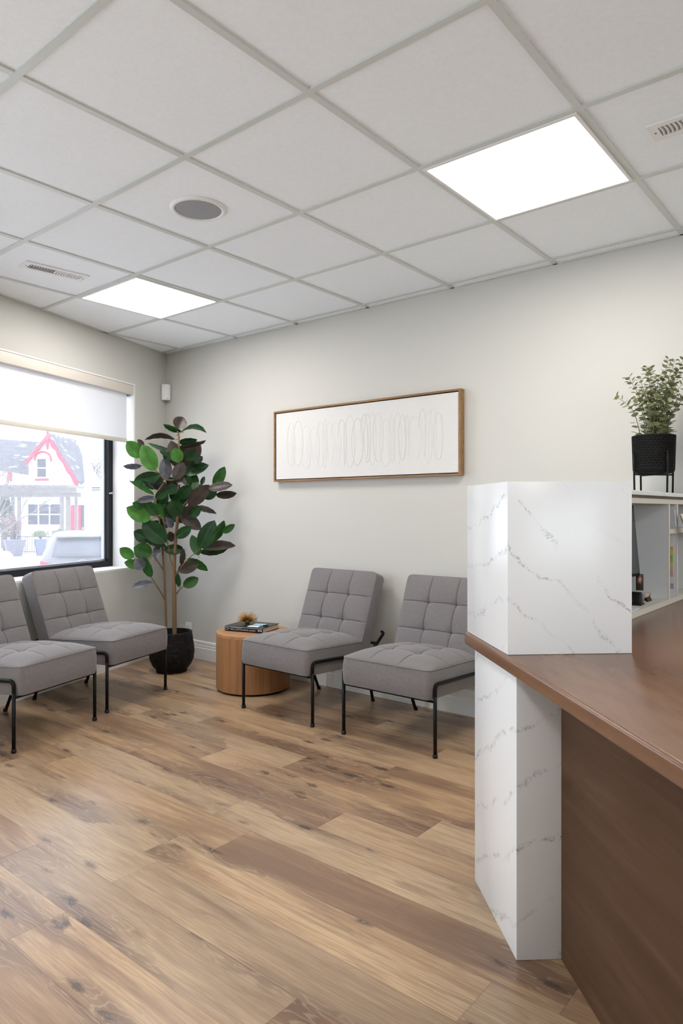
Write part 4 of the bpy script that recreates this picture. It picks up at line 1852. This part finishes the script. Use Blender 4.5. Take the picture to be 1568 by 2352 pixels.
# iron fence
FY = 34.0
iron = flat('dark_iron', (.05, .055, .065), .6)
t = tag(empty('iron_fence', gnd(90, FY)), 'dark iron railing behind the planters', 'fence')
f = MB()
zf0, zf1 = GZ + .12, GZ + .86
xa, xb = op(-60, 1250, FY).x, op(260, 1250, FY).x
for zz in (zf0, zf1):
    f.box(((xa + xb) / 2, FY, zz), (xb - xa, .04, .04))
part_of(f, 'rail', iron, t)
nb = 60
for i in range(nb + 1):
    f = MB()
    f.box((xa + (xb - xa) * i / nb, FY, (GZ + zf1) / 2 + .03), (.022, .022, zf1 - GZ + .06))
    part_of(f, 'picket', iron, t)

# planters with shrubs
rnd = random.Random(9)


def planter(x, w_, ytop, Y, label, plab, col, bush_top, bcol, bw, seed):
    g_ = gnd(x, Y)
    t = tag(empty('tapered_planter', g_), label, 'planter', 'tapered planters along the fence')
    zt = op(x, ytop, Y).z - GZ
    wt = w_ / FP * Y
    f = MB()
    vs = []
    for zz, ww in ((0, wt * .62), (zt - .02, wt), (zt, wt), (zt, wt * .9)):
        for sx, sy in ((-1, -1), (1, -1), (1, 1), (-1, 1)):
            vs.append((sx * ww / 2, sy * ww / 2, zz))
    fs = [(3, 2, 1, 0)]
    for k in range(3):
        for i in range(4):
            fs.append((k * 4 + i, k * 4 + (i + 1) % 4, k * 4 + 4 + (i + 1) % 4, k * 4 + 4 + i))
    fs.append((12, 13, 14, 15))
    f.add(vs, fs)
    o = f.build('planter_body', col, t)
    o.rotation_euler = (0, 0, .6)
    # shrub: its own thing
    base = g_ + Z * (zt + .03)
    s_ = tag(empty('shrub', base), plab, 'shrub')
    hh = op(x, bush_top, Y).z - base.z
    f = MB()
    r_ = random.Random(seed)
    tw = MB()
    for i in range(26):
        a, rr_ = r_.uniform(0, 2 * PI), r_.uniform(.1, 1)
        tp = Vector((math.cos(a) * rr_ * bw, math.sin(a) * rr_ * bw, hh * (1 - .35 * rr_) * r_.uniform(.7, 1)))
        tw.tube([Vector((0, 0, 0)), tp * .5 + Vector((0, 0, .06)), tp], [.018, .012, .006], 5)
        for k in range(34):
            p = tp * r_.uniform(.25, 1.05) + Vector((r_.gauss(0, .1), r_.gauss(0, .1), .06 + abs(r_.gauss(0, .08))))
            dd = Vector((r_.gauss(0, 1), r_.gauss(0, 1), r_.gauss(0, 1))).normalized()
            e_ = dd.orthogonal().normalized()
            f.add([p - dd * .045, p + e_ * .024, p + dd * .045, p - e_ * .024], [(0, 1, 2, 3)])
    tw.build('twigs', flat('twig_brown', (.13, .10, .085), .9), s_)
    f.build('foliage', bcol, s_)


stone = flat('grey_planter', (.13, .13, .16), .7)
planter(33, 43, 1240, 32.5, 'wide grey planter with a tall brown shrub', 'tall brownish shrub growing from the wide grey planter', stone, 1172, flat('dry_brown_leaf', (.23, .17, .16), .9), .52, 1)
planter(93, 24, 1239, 32.8, 'narrow blue grey planter in the middle of the fence', 'low green shrub in the narrow blue grey planter', flat('blue_grey_planter', (.11, .14, .19), .7), 1226, flat('dull_green_leaf', (.16, .2, .12), .9), .36, 2)
planter(139, 22, 1238, 33.2, 'narrow grey planter half hidden by the parked car', 'low green shrub in the planter nearest the parked car', stone, 1222, flat('olive_leaf', (.18, .2, .13), .9), .36, 3)

# evergreen at the left
ev = tag(empty('evergreen_tree', gnd(12, 36.5)), 'dark evergreen tree behind the tall brown shrub', 'tree')
MB().tube([(0, 0, 0), (0, 0, 2.6)], [.12, .04], 8).build('trunk', M['bark'], ev)
f = MB()
r_ = random.Random(4)
for i in range(1300):
    zz = r_.uniform(.4, 2.9)
    rad = .78 * (1 - (zz - .4) / 2.9) * math.sqrt(r_.random()) + .05
    a = r_.uniform(0, 2 * PI)
    p = Vector((rad * math.cos(a), rad * math.sin(a), zz))
    dd = Vector((math.cos(a), math.sin(a), r_.uniform(-.6, .3))).normalized()
    e_ = dd.orthogonal().normalized()
    f.add([p - dd * .08, p + e_ * .04, p + dd * .1, p - e_ * .04], [(0, 1, 2, 3)])
f.build('foliage', flat('spruce_green', (.05, .10, .08), .9), ev)

# boulder
f = MB()
bm = bmesh.new()
bmesh.ops.create_icosphere(bm, subdivisions=4, radius=1)
for v in bm.verts:
    k = 1 + .16 * noise.noise(v.co * 1.6) + .05 * noise.noise(v.co * 5)
    v.co = Vector((v.co.x * .42 * k, v.co.y * .36 * k, max(v.co.z, -.35) * .30 * k))
me = bpy.data.meshes.new('boulder')
bm.to_mesh(me)
bm.free()
for p in me.polygons:
    p.use_smooth = True
me.materials.append(flat('grey_rock', (.34, .33, .33), .9, bump=(8, .6, .03)))
o = bpy.data.objects.new('boulder', me)
COL.objects.link(o)
o.location = gnd(8, 30.0) + Z * .10
tag(o, 'grey boulder in the snow in front of the wide planter', 'rock')

# bare trees


def bare_tree(x, Y, h, spread, label, seed, depth=6):
    r_ = random.Random(seed)
    t = tag(empty('bare_tree', gnd(x, Y)), label, 'tree')
    tr, br = MB(), MB()

    def grow(p, d, L, rad, lev):
        q = p + d * L
        (tr if lev == 0 else br).tube([p, (p + q) / 2 + Vector((r_.gauss(0, .04), r_.gauss(0, .04), 0)) * L, q], [rad, rad * .85, rad * .7], 5, cap=False)
        if lev >= depth:
            return
        for _ in range(3 if lev < 4 else 2):
            nd = (d + Vector((r_.gauss(0, spread), r_.gauss(0, spread), r_.gauss(.08, spread * .6)))).normalized()
            grow(q, nd, L * r_.uniform(.6, .85), rad * .62, lev + 1)
    grow(Vector((0, 0, 0)), Vector((0, 0, 1)), h * .27, h * .014, 0)
    bk = flat('winter_bark', (.16, .145, .145), .9)
    tr.build('trunk', bk, t)
    br.build('branches', bk, t)


bare_tree(212, 58, 7.6, .42, 'leafless tree to the right of the white house', 31)
bare_tree(238, 62, 8.2, .40, 'leafless tree against the dark window frame', 32)
bare_tree(45, 60, 9.8, .42, 'leafless tree rising behind the long grey roof', 33)
bare_tree(-6, 27, 4.4, .46, 'thin leafless tree in front of the evergreen', 34, 6)

# parked car seen from behind
CY = 16.0
cg = gnd(190, CY)
cx_ = Vector((cg.x, cg.y, 0)).normalized()
car = tag(empty('parked_car', cg, rot(cx_) - PI / 2), 'silver hatchback parked outside seen from behind', 'car')
car.scale = (1.05, 1.05, 1.06)
paint = flat('silver_paint', (.20, .205, .22), .5, .0, .3)
tint = flat('tinted_glass', (.10, .112, .13), .4, 0.0, .3)
f = MB()
# stations: y (0 = rear), half widths at heights
levels = [.22, .45, .75, .95, 1.05, 1.30, 1.47, 1.53]


def station(y, top, wl_, wt_, lev):
    out = []
    for z_, k in lev:
        out.append((z_, k))
    return out


st_ = [  # y at base, list of (z, halfwidth, dy)
    [(.25, .78, .10), (.45, .86, .02), (.75, .90, 0), (.95, .88, .03), (1.05, .80, .07), (1.30, .64, .26), (1.46, .57, .36), (1.50, .44, .42)],
    [(.22, .82, .45), (.45, .90, .45), (.75, .92, .45), (.95, .90, .45), (1.05, .85, .45), (1.30, .70, .48), (1.50, .59, .52), (1.55, .46, .56)],
    [(.22, .82, 1.5), (.45, .90, 1.5), (.75, .92, 1.5), (.95, .90, 1.5), (1.05, .87, 1.5), (1.30, .78, 1.5), (1.53, .68, 1.5), (1.58, .50, 1.5)],
    [(.22, .82, 2.6), (.45, .90, 2.6), (.75, .92, 2.6), (.95, .90, 2.6), (1.05, .87, 2.6), (1.30, .77, 2.5), (1.48, .68, 2.4), (1.54, .50, 2.35)],
    [(.22, .80, 3.5), (.45, .88, 3.5), (.75, .90, 3.5), (.93, .86, 3.45), (.97, .80, 3.4), (1.0, .74, 3.3), (1.02, .66, 3.25), (1.03, .50, 3.2)],
    [(.25, .70, 4.2), (.45, .80, 4.25), (.70, .78, 4.2), (.80, .72, 4.1), (.82, .68, 4.0), (.83, .62, 3.95), (.84, .55, 3.9), (.85, .45, 3.9)],
]
vs, fs = [], []
nl = 8
for s_ in st_:
    for z_, hw, y in s_:
        vs.append((-hw, y, z_))
    for z_, hw, y in reversed(s_):
        vs.append((hw, y, z_))
m2 = nl * 2
for i in range(len(st_) - 1):
    for k in range(m2):
        a, b = i * m2 + k, i * m2 + (k + 1) % m2
        fs.append((a, a + m2, b + m2, b))
fs += [tuple(range(m2)), tuple(range((len(st_) - 1) * m2, len(st_) * m2))[::-1]]
f.add(vs, fs, 0, True)
# the rear is closed with quads rather than one cap
f.f.pop(-2), f.mi.pop(-2), f.sm.pop(-2)
for k in range(nl - 1):
    f.f.append((k, k + 1, m2 - 2 - k, m2 - 1 - k))
    f.mi.append(0)
    f.sm.append(True)
body = f.build('body', paint, car)
sub = body.modifiers.new('round', 'SUBSURF')
sub.levels = sub.render_levels = 2
f = MB()
vs, fs = [], []
for i in range(9):
    u = i / 8 * 2 - 1
    for j in range(5):
        v = j / 4
        z_ = 1.03 + v * .36
        hw = .70 - .16 * v
        ins = 1 - .10 * (1 - v) * abs(u) ** 3
        y = .035 + .29 * v * v * .55 + .14 * v + .04 * u * u
        vs.append((u * hw * ins, y - .06, z_))
for i in range(8):
    for j in range(4):
        a = i * 5 + j
        fs.append((a, a + 5, a + 6, a + 1))
f.add(vs, fs, 0, True)
o = f.build('rear_window', tint, car)
md = o.modifiers.new('thick', 'SOLIDIFY')
md.thickness = .03
md.offset = 1
f = MB()
f.box((0, .30, 1.465), (1.12, .28, .035))
f.build('spoiler', paint, car, bevel=(.012, 2))
f = MB()
f.tube([(.0, -.01, 1.07), (.20, .015, 1.085), (.42, .03, 1.09)], [.022, .016, .010], 8)
wp_ = f.build('wiper', flat('dark_rubber', (.06, .065, .07), .6), car)
for sx in (-1, 1):
    f = MB()
    vs = [(sx * .62, -.015, .80), (sx * .885, .06, .78), (sx * .87, .08, .96), (sx * .70, .0, .90)]
    vs += [(x, y + .06, z_) for x, y, z_ in vs]
    f.add(vs, [(0, 1, 2, 3), (7, 6, 5, 4), (0, 4, 5, 1), (1, 5, 6, 2), (2, 6, 7, 3), (3, 7, 4, 0)])
    f.build('tail_light', flat('red_lens', (.50, .03, .06), .2), car, bevel=(.01, 2))
f = MB()
ring = [(.115 * math.cos(2 * PI * k / 28), -.035, .90 + .062 * math.sin(2 * PI * k / 28)) for k in range(29)]
f.tube(ring, .011, 6, cap=False)
f.tube([(-.055, -.037, .855), (-.035, -.037, .945)], .010, 6)
f.tube([(.035, -.037, .855), (.055, -.037, .945)], .010, 6)
f.tube([(-.05, -.037, .89), (.0, -.037, .905), (.05, -.037, .91)], .009, 6)
f.build('emblem', flat('chrome_emblem', (.35, .37, .40), .25, .8), car)
for sx in (-1, 1):
    for yy in (.85, 3.4):
        f = MB()
        f.tube([(sx * .70, yy, .32), (sx * .90, yy, .32)], .32, 24)
        wh = f.build('wheel', flat('tyre_rubber', (.03, .03, .03), .8), car)
f = MB()
f.tube([(0, 1.2, 1.56), (.0, 1.32, 1.63), (0, 1.42, 1.57)], [.03, .02, .03], 6)
f.build('antenna', paint, car)

# ---------------------------------------------------------------- light
wd_ = bpy.data.worlds.new('overcast_sky')
S.world = wd_
wd_.use_nodes = True
bg = wd_.node_tree.nodes['Background']
bg.inputs[0].default_value = (.88, .94, 1.0, 1)
bg.inputs[1].default_value = 5.0

cam = bpy.data.cameras.new('camera')
cam.sensor_fit = 'HORIZONTAL'
cam.sensor_width = 24.0
cam.lens = 24.0 * FP / 1568
cam.shift_y = -4 / 1568
cam.clip_start = .02
cam.clip_end = 300
co_ = bpy.data.objects.new('camera', cam)
COL.objects.link(co_)
co_.location = (0, 0, HC)
co_.rotation_euler = (PI / 2, 0, 0)
S.camera = co_

vs_ = S.view_settings
vs_.view_transform = 'Standard'
vs_.look = 'None'
vs_.exposure = 0.27
vs_.gamma = 1.0
vs_.use_curve_mapping = False
S.cycles.use_denoising = True
S.cycles.use_adaptive_sampling = True
S.cycles.adaptive_threshold = .09
S.cycles.adaptive_min_samples = 16
S.cycles.max_bounces = 9
S.cycles.diffuse_bounces = 4
S.cycles.glossy_bounces = 3
S.cycles.transparent_max_bounces = 12
S.cycles.sample_clamp_indirect = 6
S.cycles.caustics_reflective = False
S.cycles.caustics_refractive = False
